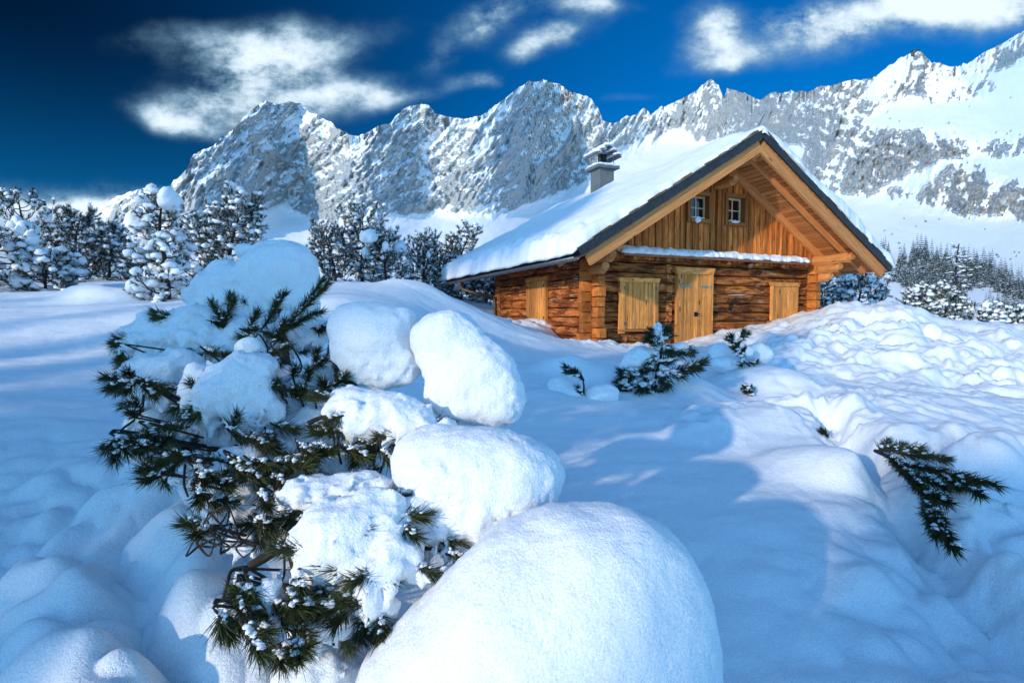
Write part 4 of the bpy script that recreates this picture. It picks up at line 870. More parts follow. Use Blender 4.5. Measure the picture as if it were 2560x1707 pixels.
def pine(name, base, H, spread, seed, label, group=None, lean=(0, 0), nb=26, twigs=6, tl=.20, nl=.07, nn=44, nw=.009, ps=.75, sr=.10, big=6, bigr=.22, up=.55, low=.08, shape=.75, bare=.35, cat='pine tree', D=12, balls=()):
    rs = np.random.default_rng(seed); tr = empty(name, tuple(base)); tag(tr, label, cat, group)
    wood_, ndl, snw = Acc(), Acc(), Acc()
    tp = curve([(0, 0, -.25), (lean[0] * .15, lean[1] * .15, H * .3), (lean[0] * .45 + rs.normal(0, .04), lean[1] * .45, H * .65), (lean[0], lean[1], H * .93)], 7)
    r0 = .022 * H + .02; wood_.add(*tube(tp, np.linspace(r0, .012, len(tp)), 7))
    A, B, S = [], [], []; ga = rs.uniform(0, 6)
    hs = np.linspace(low, .97, nb) + rs.normal(0, .012, nb)
    for i, h in enumerate(hs):
        j = np.clip(h, 0, 1) * (len(tp) - 1); p0 = tp[int(j)] + (tp[min(int(j) + 1, len(tp) - 1)] - tp[int(j)]) * (j % 1)
        ga += 2.4 + rs.normal(0, .35); L = spread * ((1 - h) ** shape * .95 + .12) * rs.uniform(.65, 1.15); o = np.array([math.cos(ga), math.sin(ga), 0])
        u = up * rs.uniform(.6, 1.3) + .5 * h
        cpts = [p0, p0 + o * L * .45 + np.array([0, 0, -.06 * L + .1 * u * L]), p0 + o * L * .82 + np.array([0, 0, .30 * u * L]), p0 + o * L + np.array([0, 0, .72 * u * L])]
        c = curve(cpts, 5); wood_.add(*tube(c, np.linspace(.012 + .006 * H * (1 - h), .006, len(c)), 5))
        nt = max(2, int(round(twigs * (L / spread + .35) * rs.uniform(.8, 1.2))))
        for q in range(nt):
            f = bare + (1 - bare) * (q + rs.random() * .6) / nt if q < nt - 1 else 1.0
            k = min(f, 1) * (len(c) - 1); pb = c[int(k)] + (c[min(int(k) + 1, len(c) - 1)] - c[int(k)]) * (k % 1)
            td = (c[min(int(k) + 1, len(c) - 1)] - c[max(int(k) - 1, 0)]); td /= np.linalg.norm(td) + 1e-9
            dr = td * .7 + rs.normal(0, .55, 3) + np.array([0, 0, .55]) if q < nt - 1 else td + np.array([0, 0, .3]); dr /= np.linalg.norm(dr)
            tw = rs.uniform(.3, 1.0) * tl if q < nt - 1 else 0
            a = pb + dr * tw; b = a + dr * tl * rs.uniform(.7, 1.2)
            if tw: wood_.add(*tube([pb, a], [.006, .005], 4))
            A.append(a); B.append(b)
            if rs.random() < ps: S.append((a + (b - a) * rs.uniform(.3, .8) + np.array([0, 0, nl * .55]), sr * rs.uniform(.45, 1.15)))
    # leader
    top = tp[-1]; A.append(top - [0, 0, .1]); B.append(top + [lean[0] * .07, lean[1] * .07, H * .07])
    A, B = np.array(A), np.array(B); needles_add(ndl, A, B, nl, nn, nw, rs=rs)
    if S: blob_add(snw, [s[0] for s in S], [(s[1] * rs.uniform(.8, 1.3), s[1] * rs.uniform(.7, 1.1), s[1] * rs.uniform(.6, .95)) for s in S], ICO2, .30, rs, .75)
    # heavier loads of snow bending the branches
    C, R = [], []
    for q in range(big):
        k = rs.integers(len(A)); r = bigr * rs.uniform(.55, 1.1); C.append((A[k] + B[k]) / 2 + [0, 0, r * .25]); R.append((r * rs.uniform(.7, 1.1), r * rs.uniform(.7, 1.0), r * rs.uniform(.8, 1.35)))
    for (dx, dy, dz, ra, rb) in balls: C.append((dx, dy, dz)); R.append((ra, ra * .9, rb))
    for c_, r_ in zip(C, R): one = Acc(); blob_add(one, c_, r_, ICO3, .16, rs, .85); link('snow_clump', one.mesh('snow_clump'), M_SNOW_FAR, tr)
    link('trunk', wood_.mesh('trunk'), M_BARK, tr); fo = link('foliage', ndl.mesh('foliage', False), M_NEEDLE, tr); fo.data.materials.append(M_FROST); npz = len(fo.data.polygons); fo.data.polygons.foreach_set('material_index', (np.repeat(rs.random(npz // nn + 1) * .26, nn)[:npz] + .04 > rs.random(npz)).astype(np.int32)); tag(link('snow_load', snw.mesh('snow_load'), M_SNOW_FAR, tr), kind='stuff')
    return tr
def place(vx, vy, vtop, D, vtx=None):
    p = PV(vx, vy, D); q = PV(vx if vtx is None else vtx, vtop, D); gz = float(ground_z(p[0], p[1])[0]) if D < 45 else p[2]
    b = np.array([p[0], p[1], min(gz, p[2] + .25) - .05]); return b, q[2] - b[2], (q[0] - p[0], 0)
GT = 'snowy pines beyond the snow hump'
for nm, vx, vy, vt, D, vtx, wpx, lab, kw in [
 ('pine_tree', -8, 705, 545, 11, -2, 105, 'snow heaped pine cut off by the left edge of the photo', dict(nb=22, ps=.9, sr=.15, big=12, bigr=.26, low=.05, shape=.3)),
 ('pine_tree', 62, 650, 448, 13.5, 42, 95, 'tall open pine with bare curved branches beside the left edge', dict(nb=24, ps=.8, sr=.10, big=6, bigr=.2, up=.9, bare=.6, low=.1, shape=.45, twigs=5)),
 ('pine_tree', 172, 640, 490, 15, 184, 88, 'dense dark pointed pine right of the tall open pine', dict(nb=34, ps=.8, sr=.10, big=7, bigr=.22, up=.75, twigs=7, shape=.55)),
 ('pine_tree', 250, 640, 524, 16, 262, 62, 'small slim pine between the dense pine and the snow ball pine', dict(nb=26, ps=.8, sr=.10, big=3, up=.7, shape=.6)),
 ('pine_bush', 322, 645, 592, 15.5, 322, 70, 'low pine bush just left of the snow ball pine', dict(nb=22, ps=.95, sr=.12, big=4, up=.8, shape=.3, low=.02)),
 ('pine_bush', 105, 668, 600, 11.5, 100, 80, 'low drooping pine bush with snow lumps in front of the open pine', dict(nb=20, ps=.9, sr=.13, big=7, bigr=.2, up=.2, shape=.3, low=.02)),
 ('pine_tree', 385, 688, 440, 10, 372, 88, 'pine loaded with big round snow balls on a white cap', dict(nb=32, ps=.95, sr=.13, big=18, bigr=.2, up=.35, twigs=5, shape=.6, low=.03)),
 ('pine_tree', 520, 628, 458, 13.5, 562, 92, 'broad dense pine leaning right behind the tallest snow cushion', dict(nb=36, ps=.85, sr=.11, big=7, up=.8, twigs=7, shape=.35)),
 ('pine_tree', 462, 620, 505, 14.5, 455, 60, 'short pine squeezed behind the snow ball pine', dict(nb=22, ps=.85, sr=.11, big=5, up=.8, shape=.5)),
 ('pine_tree', 772, 652, 528, 17, 742, 62, 'dark left pine of the clump above the snow hump', dict(nb=28, ps=.8, sr=.09, big=3, up=.9, twigs=6, shape=.45)),
 ('pine_tree', 832, 655, 486, 18, 832, 84, 'tallest frosted pine in the middle of the hump clump', dict(nb=34, ps=.95, sr=.11, big=6, up=.85, twigs=6, shape=.4)),
 ('pine_tree', 888, 655, 545, 17, 872, 70, 'right pine of the hump clump weighed down by two snow balls', dict(nb=28, ps=.9, sr=.11, big=7, bigr=.26, up=.6, shape=.35)),
 ('pine_tree', 972, 660, 548, 19, 978, 58, 'thin frosted pine standing apart left of the roof eave', dict(nb=30, ps=.9, sr=.10, big=2, up=1.1, shape=.4, bare=.2)),
 ('pine_tree', 1045, 668, 520, 21.5, 1082, 52, 'leaning pine with a white knob on top behind the eave', dict(nb=28, ps=.9, sr=.12, big=5, up=.8, shape=.5)),
 ('pine_tree', 1030, 672, 548, 22, 1040, 36, 'slim dark pine between frosted pine and roof eave', dict(nb=24, ps=.8, sr=.10, big=2, up=.9, shape=.5)),
 ('pine_bush', 1060, 700, 640, 21, 1060, 80, 'dark pine bush under the hanging gutter', dict(nb=22, ps=.85, sr=.13, big=6, up=.6, shape=.3, low=.03)),
 ('pine_bush', 1118, 705, 648, 22, 1124, 50, 'pine bush in the shade behind the downpipe', dict(nb=22, ps=.6, sr=.12, big=3, up=.7, shape=.3, low=.03)),
 ('pine_tree', 1965, 712, 630, 18.5, 2000, 74, 'wind swept pine in blue shade right of the cabin', dict(nb=32, ps=.9, sr=.15, big=10, bigr=.26, up=.5, twigs=7, shape=.3)),
 ('pine_tree', 1882, 706, 640, 17.8, 1888, 24, 'thin sapling pine against the right cabin corner', dict(nb=16, ps=.8, sr=.12, big=2, bigr=.25, up=.9, shape=.3)),
 ('pine_tree', 2112, 728, 660, 25, 2112, 44, 'short pine below the far forest left of the bare larch', dict(nb=24, ps=.9, sr=.16, big=6, bigr=.3, shape=.6)),
 ('pine_tree', 2168, 728, 668, 25, 2180, 46, 'bushy pine at the foot of the bare larch', dict(nb=24, ps=.9, sr=.16, big=6, bigr=.3, up=.9, shape=.4)),
 ('pine_bush', 2255, 742, 716, 27, 2255, 50, 'low snowed up bush right of the bare larch', dict(nb=16, ps=.95, sr=.18, big=5, bigr=.3, shape=.3, low=.03)),
 ('pine_bush', 2325, 748, 722, 28, 2325, 46, 'low snowed up bush at the right edge', dict(nb=16, ps=.95, sr=.18, big=5, bigr=.3, shape=.3, low=.03))]:
    b, H, ln = place(vx, vy, vt, D, vtx); pine(nm, b, H, wpx / 1220 * D * .8, abs(int(vx * 7 + vt)) + 1, lab, GT if D < 16.2 and vx < 1000 else None, lean=ln, tl=.12 + .006 * D, nl=.055 + .0034 * D, nw=.005 + .0007 * D, **{**kw, 'ps': kw.get('ps', .8) * .7, 'sr': kw.get('sr', .1) * .72, 'nb': int(kw.get('nb', 26) * 1.15), 'twigs': kw.get('twigs', 6) + 2, 'big': kw['big'] if 'ball' in lab or 'heaped' in lab else kw.get('big', 6) // 2, 'bigr': kw.get('bigr', .2) * (1 if 'ball' in lab else .75)})
# ------------------------------------------------------------------ far spruce forest, bare larch, peak station
def spruce_mesh(seed, H=8.0, tiers=13):
    rs = np.random.default_rng(seed); wood_, fol = Acc(), Acc(); wood_.add(*tube([(0, 0, -1.5), (0, 0, H * .5), (0, 0, H)], [.14, .08, .01], 5))
    V, F, T = [], [], []
    for i in range(tiers):
        f = i / (tiers - 1); z = H * (.08 + .9 * f); r = (1 - f) ** .9 * H * .19 + .08; nb = int(12 - 5 * f)
        for k in range(nb):
            a = k * 2 * math.pi / nb + rs.uniform(0, .6); rr = r * rs.uniform(.7, 1.15); o = np.array([math.cos(a), math.sin(a), 0]); s = np.array([-o[1], o[0], 0]); w = rr * .30
            dz = -rr * rs.uniform(.25, .5); p0 = np.array([0, 0, z + .10 * H / tiers]) - o * .10; p1 = o * rr * .6 + [0, 0, z + dz * .35]; p2 = o * rr + [0, 0, z + dz]
            n = len(V); V += [p0, p1 - s * w, p2, p1 + s * w, p1 + [0, 0, -.10 * H / tiers - .15]]; F += [(n, n + 1, n + 4), (n + 1, n + 2, n + 4), (n + 2, n + 3, n + 4), (n, n + 4, n + 3)]; T += [(n, n + 1, n + 2), (n, n + 2, n + 3)]
    V = np.array(V); ac = Acc(); ac.add(V, np.array(T)); ac.add(V, np.array(F)); k = len(T)
    me = ac.mesh('spruce_tree', False); me.materials.append(M_SPR_SNOW); me.materials.append(M_NEEDLE_FAR); me.materials.append(M_BARK)
    mi = np.zeros(len(me.polygons), np.int32); mi[k:] = 1; mi[:k] = (rs.random(k) < .55).astype(int); me.polygons.foreach_set('material_index', mi)
    return me
M_SPR_SNOW = plain('frosted_twigs', (.62, .68, .72), .8, var=.2, sc=1.5, bump=0)
M_NEEDLE_FAR = needle_mat('spruce_needles', (.05, .075, .075), (.09, .125, .12))  # lightened so that distance haze is mixed into the needle colour
PROTO = [spruce_mesh(s) for s in (1, 2, 3, 4, 5)]
FOREST = [[(2012,585),(2060,600),(2105,588),(2150,600),(2200,598),(2245,620),(2262,655),(2215,690),(2172,735),(2132,738),(2085,672),(2040,640)],
          [(2240,612),(2290,628),(2365,672),(2365,700),(2262,662)], [(2262,712),(2365,700),(2365,745),(2262,742)], [(2040,722),(2110,722),(2110,735),(2040,735)]]
def forest():
    rs = np.random.default_rng(5); n = 0; pts = []
    for pi, (poly, cnt, hpx) in enumerate(zip(FOREST, (165, 60, 30, 10), (50, 50, 54, 36))):
        P_ = np.array(poly); tries = 0; got = []
        while len(got) < cnt and tries < 6000:
            tries += 1; x, y = rs.uniform(P_[:, 0].min(), P_[:, 0].max()), rs.uniform(P_[:, 1].min(), P_[:, 1].max())
            if in_poly(np.array([x]), np.array([y]), poly)[0] and all((x - a) ** 2 + ((y - b) * 1.6) ** 2 > 36 for a, b in got): got.append((x, y))
        pts += [(x, y, hpx, pi) for x, y in got]
    for x, y, hpx, pi in pts:
        p = mountain_point(x * KV, y * KV) if pi < 3 else mountain_point(x * KV, y * KV); D = p[1]; h = hpx * rs.uniform(.7, 1.15) / 1220 * D
        o = bpy.data.objects.new('spruce_tree', PROTO[rs.integers(5)]); COL.objects.link(o); o.location = p; s = h / 8.0; w = s * rs.uniform(.85, 1.15); o.scale = (w, w, s); o.rotation_euler = (0, 0, rs.uniform(0, 6))
        tag(o, ['frosted grey green spruce in the forest on the lower slope right of the roof', 'frosted spruce in the dark row along the slope crest at the right edge', 'pale frosted spruce low down by the right edge', 'tiny frosted spruce just right of the wind swept pine'][pi], 'spruce tree', 'frosted spruces on the far slope')
forest()
def larch():
    D = 30; b, H, _ = place(2193, 738, 560, D); rs = np.random.default_rng(8)
    t = empty('larch_tree', tuple(b)); tag(t, 'tall bare larch with crooked snow lined branches in front of the far forest', 'larch tree')
    w, s, f = Acc(), Acc(), Acc(); tp = curve([(0, 0, -.3), (.05, 0, H * .4), (-.06, 0, H * .75), (.05, 0, H)], 6); w.add(*tube(tp, np.linspace(.10, .03, len(tp)), 7))
    A, B = [], []
    for i in range(46):
        h = rs.uniform(.08, 1.0); p0 = tp[int(h * (len(tp) - 1))]; a = rs.uniform(0, 6.28); L = (1.75 * (1 - h) + .45) * rs.uniform(.5, 1.1); 
        if rs.random() < .4: a = rs.normal(0, .5)
        o = np.array([math.cos(a), math.sin(a), 0]); u = .55 * (h - .45) + rs.normal(0, .12)
        c = curve([p0, p0 + o * L * .5 + [0, 0, L * (u * .3 - .06)], p0 + o * L + [0, 0, L * u + rs.normal(0, .06)]], 5); w.add(*tube(c, np.linspace(.026, .008, len(c)), 4))
        for q in range(7):
            k = rs.integers(3, len(c)); d = rs.normal(0, 1, 3) + [o[0], o[1], .3]; d /= np.linalg.norm(d); e = c[k] + d * rs.uniform(.12, .38); w.add(*tube([c[k], e], [.008, .004], 4)); A.append(c[k]); B.append(e)
        if rs.random() < .8:
            k = rs.integers(2, len(c), 5); blob_add(s, c[k] + [0, 0, .025], rs.uniform(.03, .09, (5, 3)) * [1.6, 1.2, .6], ICO2, .25, rs)
    needles_add(f, A, B, .08, 16, .012, rs=rs)
    link('trunk', w.mesh('trunk'), M_BARK, t); link('twigs', f.mesh('twigs', False), M_NEEDLE, t); tag(link('snow_load', s.mesh('snow_load'), M_SNOW_FAR, t), kind='stuff')
larch()
def station():
    i = int(np.argmin(abs(MT['px'] - 2289))); s = MT['sky'][i]; p = P(2289, s + 2, MT['D'][i, -1]); k = p[1] / FPX
    t = empty('mountain_station', tuple(p)); tag(t, 'tiny dark mountain station building on the pointed right summit', 'building')
    q = MB(); q.box((-7 * k, -4 * k, -6 * k), (7 * k, 6 * k, 5 * k), 0); q.build('station_hall', M_METAL, t)
    q = MB(); q.prism((-8 * k, 0, 0), (8 * k, 0, 0), [(-5 * k, 5.02 * k), (7 * k, 5.02 * k), (7 * k, 7 * k), (-5 * k, 6 * k)], (0, 1, 0), (0, 0, 1)); q.build('station_roof', M_TAR, t)
    q = MB(); q.plank((7 * k, 0, 2 * k), (17 * k, 0, 4 * k), (0, 1, 0), 3 * k, (0, 0, 1), 1.2 * k); q.build('station_terrace', M_METAL, t)
    ac = Acc(); ac.add(*tube([(-3 * k, 0, 6 * k), (-3 * k, 0, 13 * k)], .4 * k, 5)); link('antenna_mast', ac.mesh('antenna_mast'), M_METAL, t)
station()
# tall spruces behind the photographer: they throw the long shade over the foreground
def shade_spruce(along, cross, H, seed, spread=.17, low=.05, nb=70):
    d = -SUN_H; n = np.array([d[1], -d[0]]); p = d * along + n * cross
    z = float(ground_z(p[0], p[1])[0]); rs = np.random.default_rng(seed)
    t = empty('spruce_tree', (p[0], p[1], z)); w, f, s = Acc(), Acc(), Acc(); w.add(*tube([(0, 0, -.3), (0, 0, H)], [.02 * H, .02], 7)); A, B = [], []
    for i in range(nb):
        h = low + (.98 - low) * (i + rs.random()) / nb; a = i * 2.4 + rs.normal(0, .3); L = spread * H * ((1 - h) ** .8 + .06) / (1 - low) * rs.uniform(.7, 1.15); o = np.array([math.cos(a), math.sin(a), 0])
        p0 = np.array([0, 0, h * H]); c = curve([p0, p0 + o * L * .5 + [0, 0, -.08 * L], p0 + o * L + [0, 0, -.1 * L]], 4); w.add(*tube(c, np.linspace(.03, .01, len(c)), 4))
        sdv = np.array([-o[1], o[0], 0])
        for g in np.linspace(.15, 1, 7):
            q = p0 + (c[-1] - p0) * g
            for sg in (-1, 1): A.append(q); B.append(q + (o * .55 + sdv * sg * .8 + [0, 0, -.15]) * (.45 * L * (1.1 - .6 * g) + .12))
        blob_add(s, c[[2, 4, 6]] + [0, 0, .05], np.array([[.28, .2, .09]] * 3) * (.5 + L * .4), ICO2, .2, rs)
    needles_add(f, A, B, .10, 40, .03, rs=rs)
    link('trunk', w.mesh('trunk'), M_BARK, t); link('foliage', f.mesh('foliage', False), M_NEEDLE, t); tag(link('snow_load', s.mesh('snow_load'), M_SNOW_FAR, t), kind='stuff')
    tag(t, 'tall dark spruce standing unseen behind the photographer, throwing long shade over the snow', 'spruce tree', 'spruces behind the viewpoint')
for i, (al, cr, H, sp, lo) in enumerate([(-14, -3.1, 6.4, .17, .05), (-15, -4.3, 6.9, .17, .05), (-13.5, -5.4, 6.3, .17, .05), (-16, -6.6, 7.0, .16, .05), (-13, -2.3, 4.9, .13, .05), (-15, -7.9, 6.2, .15, .05),
        (-13, -.22, 5.1, .15, .05), (-14, .2, 5.4, .15, .05), (-13, .62, 5.3, .16, .05), (-14, 1.1, 5.2, .17, .05), (-17, -3.7, 6.8, .17, .05), (-26, -9.3, 16.8, .09, .78), (-28, -11.4, 18.2, .09, .79), (-25, -12.9, 16.6, .08, .80), (-17, -2.9, 9.0, .075, .70), (-2.9, -3.7, 3.9, .26, .03), (-5.2, -4.4, 4.8, .24, .03)]):  # the last pair, low and close by, is added to darken the lower left
    shade_spruce(al, cr, H, 40 + i, sp, lo, 70)
# ------------------------------------------------------------------ foreground: snowed-up dwarf pine, snow dome, saplings, bough
def DV(vy): return float(np.interp(vy, [560, 690, 830, 1000, 1150, 1300, 1450, 1567], [3.45, 3.1, 2.55, 2.1, 1.8, 1.58, 1.45, 1.38]))
z5 = lambda x, y: ((250 + x / 2.138) / KV, (600 + y / 2.138) / KV)
z6 = lambda x, y: ((x / 2.138) / KV, (1000 + y / 2.138) / KV)
z7 = lambda x, y: ((1300 + x / 1.867) / KV, (750 + y / 1.867) / KV)
def ell(vx, vy, hw, hh, D, dep=.85, tilt=0):
    k = D / 1220; r = (hw * k, (hw + hh) / 2 * k * dep, hh * k, hh * k); return (PV(vx, vy, D), r, rotm(0, tilt, 0) if tilt else None)
def cushion(name, specs, parent, h=.014, k=.05, seed=0, noise=None, grow=1.0, rag=0.0):
    nz = noise or ((.030, 3.2, 3), (.007, 28, 3), (.0035, 90, 2))
    V, Q = snow_sdf([ell(s[0], s[1], s[2] * grow, s[3] * grow, *s[4:]) for s in specs], h, k, nz, seed=seed, rag=rag)
    o0 = np.array(parent.location) if parent else np.zeros(3)
    return link(name, mesh_np(name, V - o0, Q), M_SNOW, parent)
def near_snow(acc, A, B, rs, n=5, r=.017, up=.012):
    """little clods caught among needles"""
    for a, b in zip(A, B):
        for q in range(n): 
            c = a + (b - a) * rs.random() + rs.normal(0, .0045, 3) * (r / .008) + [0, 0, up + rs.random() * .006]; s = r * rs.uniform(.4, 1.2); blob_add(acc, c, (s * rs.uniform(.9, 1.6), s * rs.uniform(.9, 1.4), s * .8), ICO2, .5, rs, .8)
def cushions():
    C = [[(650, 655, 80, 95, 3.4), (690, 700, 46, 50, 3.35), (615, 650, 50, 80, 3.4)], [(520, 655, 66, 60, 3.4), (485, 690, 40, 38, 3.35), (545, 700, 40, 32, 3.35), (595, 715, 46, 46, 3.38)], [(567, 578, 26, 20, 4.0)],
         [(400, 772, 98, 60, 3.0), (340, 800, 58, 38, 2.95), (450, 735, 52, 40, 3.0), (480, 790, 30, 25, 2.9), (525, 800, 56, 36, 2.95), (560, 765, 56, 38, 3.0)], [(370, 900, 62, 84, 2.55), (325, 848, 42, 34, 2.6), (400, 955, 40, 42, 2.5), (425, 855, 40, 40, 2.6)], [(540, 905, 82, 78, 2.3), (600, 955, 52, 52, 2.25), (470, 965, 45, 42, 2.3), (565, 855, 52, 44, 2.3), (455, 880, 36, 48, 2.38), (612, 885, 34, 46, 2.33)], [(577, 805, 33, 27, 2.6)],
         [(862, 785, 86, 76, 2.4), (828, 738, 46, 34, 2.4), (920, 735, 36, 30, 2.4), (892, 845, 66, 42, 2.38)], [(1020, 785, 78, 74, 2.3), (1045, 815, 85, 80, 2.28), (1095, 862, 86, 84, 2.25), (1132, 922, 72, 60, 2.2), (1045, 905, 66, 58, 2.22)],
         [(870, 945, 98, 48, 2.1), (830, 982, 48, 38, 2.05), (930, 978, 78, 42, 2.05), (900, 1015, 24, 30, 2.02), (800, 920, 40, 35, 2.12), (860, 1010, 18, 26, 2.03), (960, 1000, 40, 26, 2.0)],
         [(1090, 1080, 160, 98, 1.75), (1185, 1112, 108, 96, 1.72), (985, 1055, 82, 74, 1.78), (1060, 1180, 125, 66, 1.7)],
         [(800, 1235, 105, 78, 1.55), (758, 1290, 72, 70, 1.52), (860, 1310, 72, 58, 1.5), (915, 1290, 55, 50, 1.5), (812, 1362, 46, 42, 1.48), (740, 1200, 58, 58, 1.58), (872, 1175, 60, 55, 1.6), (880, 1380, 26, 34, 1.47), (850, 1350, 34, 40, 1.48)],
         [(790, 1125, 108, 36, 1.75), (735, 1150, 60, 38, 1.72)], [(960, 1212, 58, 56, 1.64), (940, 1172, 40, 30, 1.66), (1005, 1262, 36, 34, 1.6)], [(572, 1062, 60, 34, 2.05), (540, 1040, 34, 22, 2.08), (590, 1090, 28, 22, 2.02)], [(655, 1060, 56, 15, 1.97), (695, 1066, 26, 12, 1.95)],
         [(700, 1000, 84, 66, 2.35), (650, 960, 50, 50, 2.4)], [(785, 1085, 64, 46, 2.05)], [(700, 905, 66, 40, 2.6), (740, 880, 40, 30, 2.6)], [(1000, 1000, 56, 36, 2.0)], [(655, 1190, 52, 42, 1.85), (690, 1140, 46, 32, 1.85), (600, 1180, 40, 26, 1.9)], [(730, 1432, 26, 40, 1.46)], [(655, 1335, 22, 30, 1.54)], [(630, 1410, 20, 32, 1.44), (615, 1375, 16, 22, 1.45)],
         [(610, 1025, 40, 26, 2.15)], [(690, 760, 60, 46, 3.15), (640, 790, 44, 30, 3.1)], [(755, 850, 44, 34, 2.6)], [(375, 1030, 34, 26, 2.2), (345, 1015, 20, 18, 2.2)], [(285, 1030, 22, 16, 2.12)], [(300, 782, 22, 14, 2.85)], [(420, 1080, 40, 14, 2.0), (470, 1070, 26, 14, 2.0)], [(610, 720, 40, 34, 3.3)], [(690, 1240, 40, 30, 1.75)], [(780, 1445, 40, 34, 1.5)], [(560, 1130, 40, 22, 1.95)], [(500, 1000, 66, 38, 2.36), (440, 1010, 40, 32, 2.34)], [(640, 935, 44, 56, 2.5)], [(705, 1095, 60, 38, 2.02)], [(495, 1150, 58, 40, 1.98), (450, 1115, 40, 30, 2.02)], [(560, 1245, 50, 34, 1.84)], [(620, 1040, 60, 34, 2.2)], [(760, 930, 46, 40, 2.45)], [(735, 1548, 84, 58, 1.56), (680, 1560, 50, 36, 1.55)], [(330, 965, 30, 18, 2.3)], [(500, 1088, 50, 15, 1.95), (450, 1082, 30, 12, 1.97)], [(585, 1185, 50, 18, 1.84)], [(300, 1035, 34, 16, 2.1)], [(640, 1385, 40, 22, 1.48), (610, 1372, 26, 18, 1.48)], [(640, 860, 40, 26, 2.6)]]
    return C
def dwarf_pine():
    rs = np.random.default_rng(77); hubs_v = [(740, 1580, 1.62), (735, 1430, 1.72), (690, 1290, 1.85), (650, 1150, 2.1), (640, 1000, 2.4), (660, 880, 2.75), (650, 760, 3.1), (640, 690, 3.3)]
    hubs = np.array([PV(*h) for h in hubs_v]); b0 = hubs[0]; T = empty('dwarf_pine', tuple(b0)); tag(T, 'big dwarf pine in the foreground bowed under thick rounded cushions of snow', 'dwarf pine')
    wood_ = Acc(); wood_.add(*tube(curve(hubs, 5) - b0, np.linspace(.045, .014, 5 * 7), 9))
    tuf = []
    A5 = [((870, 470), (985, 290)), ((905, 430), (960, 300)), ((930, 560), (1040, 410)), ((1030, 420), (1190, 215)), ((1060, 400), (1215, 240)), ((1000, 470), (1100, 420)), ((1060, 430), (1180, 385)), ((930, 540), (985, 440)),
          ((855, 640), (1010, 570)), ((870, 630), (900, 690)), ((880, 640), (960, 660)), ((1130, 690), (1205, 640)), ((1150, 660), (1160, 600)), ((1100, 760), (1120, 700)), ((1030, 730), (1045, 690)),
          ((660, 440), (600, 340)), ((650, 470), (720, 320)), ((690, 380), (700, 300)), ((800, 470), (840, 390)), ((770, 480), (830, 480)), ((830, 520), (760, 520)), ((560, 590), (610, 605)),
          ((980, 850), (950, 770)), ((1060, 850), (1040, 800)), ((1130, 860), (1090, 800)), ((1220, 830), (1190, 760)), ((1240, 800), (1300, 730)), ((1200, 780), (1270, 830)), ((1000, 800), (1080, 830)), ((1260, 720), (1290, 640)), ((1230, 560), (1260, 640)),
          ((120, 560), (85, 560)), ((120, 580), (105, 630)), ((180, 770), (35, 735)), ((150, 760), (60, 790)), ((190, 750), (320, 780)), ((220, 780), (290, 830)), ((190, 760), (140, 810)), ((180, 740), (150, 710)),
          ((215, 930), (185, 870)), ((200, 950), (170, 920)), ((95, 1050), (40, 1110)), ((95, 1060), (80, 1170)), ((100, 1060), (140, 1130)), ((215, 1090), (180, 1070)), ((215, 1090), (250, 1110)), ((215, 1090), (205, 1130)), ((215, 1090), (235, 1050)),
          ((250, 1000), (300, 1060)), ((300, 1120), (370, 1060)), ((320, 1100), (360, 1130)), ((700, 1010), (730, 945)), ((690, 1020), (770, 1060)), ((760, 1050), (910, 1100)), ((820, 1060), (880, 1110)),
          ((300, 1250), (235, 1220)), ((330, 1260), (250, 1280)), ((400, 1160), (330, 1190)), ((480, 1165), (400, 1150)), ((690, 1170), (760, 1260)), ((730, 1190), (850, 1280)), ((850, 1200), (930, 1260)), ((900, 1250), (990, 1320)), ((930, 1190), (1100, 1210)), ((1000, 1180), (1110, 1170)), ((800, 1180), (900, 1210)),
          ((500, 1210), (600, 1270)), ((520, 1200), (560, 1290)), ((620, 1290), (700, 1310)), ((620, 1290), (660, 1260)), ((530, 1340), (620, 1420)), ((600, 1380), (710, 1400)), ((540, 1320), (520, 1400)),
          ((1060, 1100), (1130, 1150)), ((1130, 1110), (1230, 1130)), ((1260, 1000), (1350, 1060)), ((1310, 1050), (1420, 1100)), ((1300, 1120), (1420, 1160)), ((1500, 1110), (1560, 1190)), ((1590, 1030), (1640, 1020)), ((1560, 1370), (1640, 1380))]
    A6 = [((1110, 690), (1000, 660)), ((1110, 700), (1050, 720)), ((1360, 660), (1460, 720)), ((1380, 640), (1440, 680)), ((1390, 500), (1430, 570)), ((1320, 1000), (1420, 1130)), ((1350, 1030), (1490, 1110)), ((1330, 980), (1370, 1150)), ((1290, 1020), (1300, 1150)), ((1280, 940), (1270, 1000)),
          ((1190, 1120), (1280, 1200)), ((1180, 1130), (1230, 1250)), ((1170, 1150), (1190, 1230)), ((1550, 1030), (1650, 1110)), ((1540, 1040), (1580, 1120)), ((1330, 1200), (1430, 1240)), ((1320, 1230), (1400, 1360)), ((1330, 1240), (1440, 1330)), ((1530, 1320), (1640, 1320)), ((1540, 1330), (1600, 1390)), ((1480, 1370), (1510, 1400)), ((1600, 950), (1610, 1010)), ((2080, 520), (2170, 530)), ((2020, 530), (2060, 620))]
    for z, L in ((z5, A5), (z6, A6)):
        for a, b in L: tuf.append((z(*a), z(*b)))
    A, B = [], []
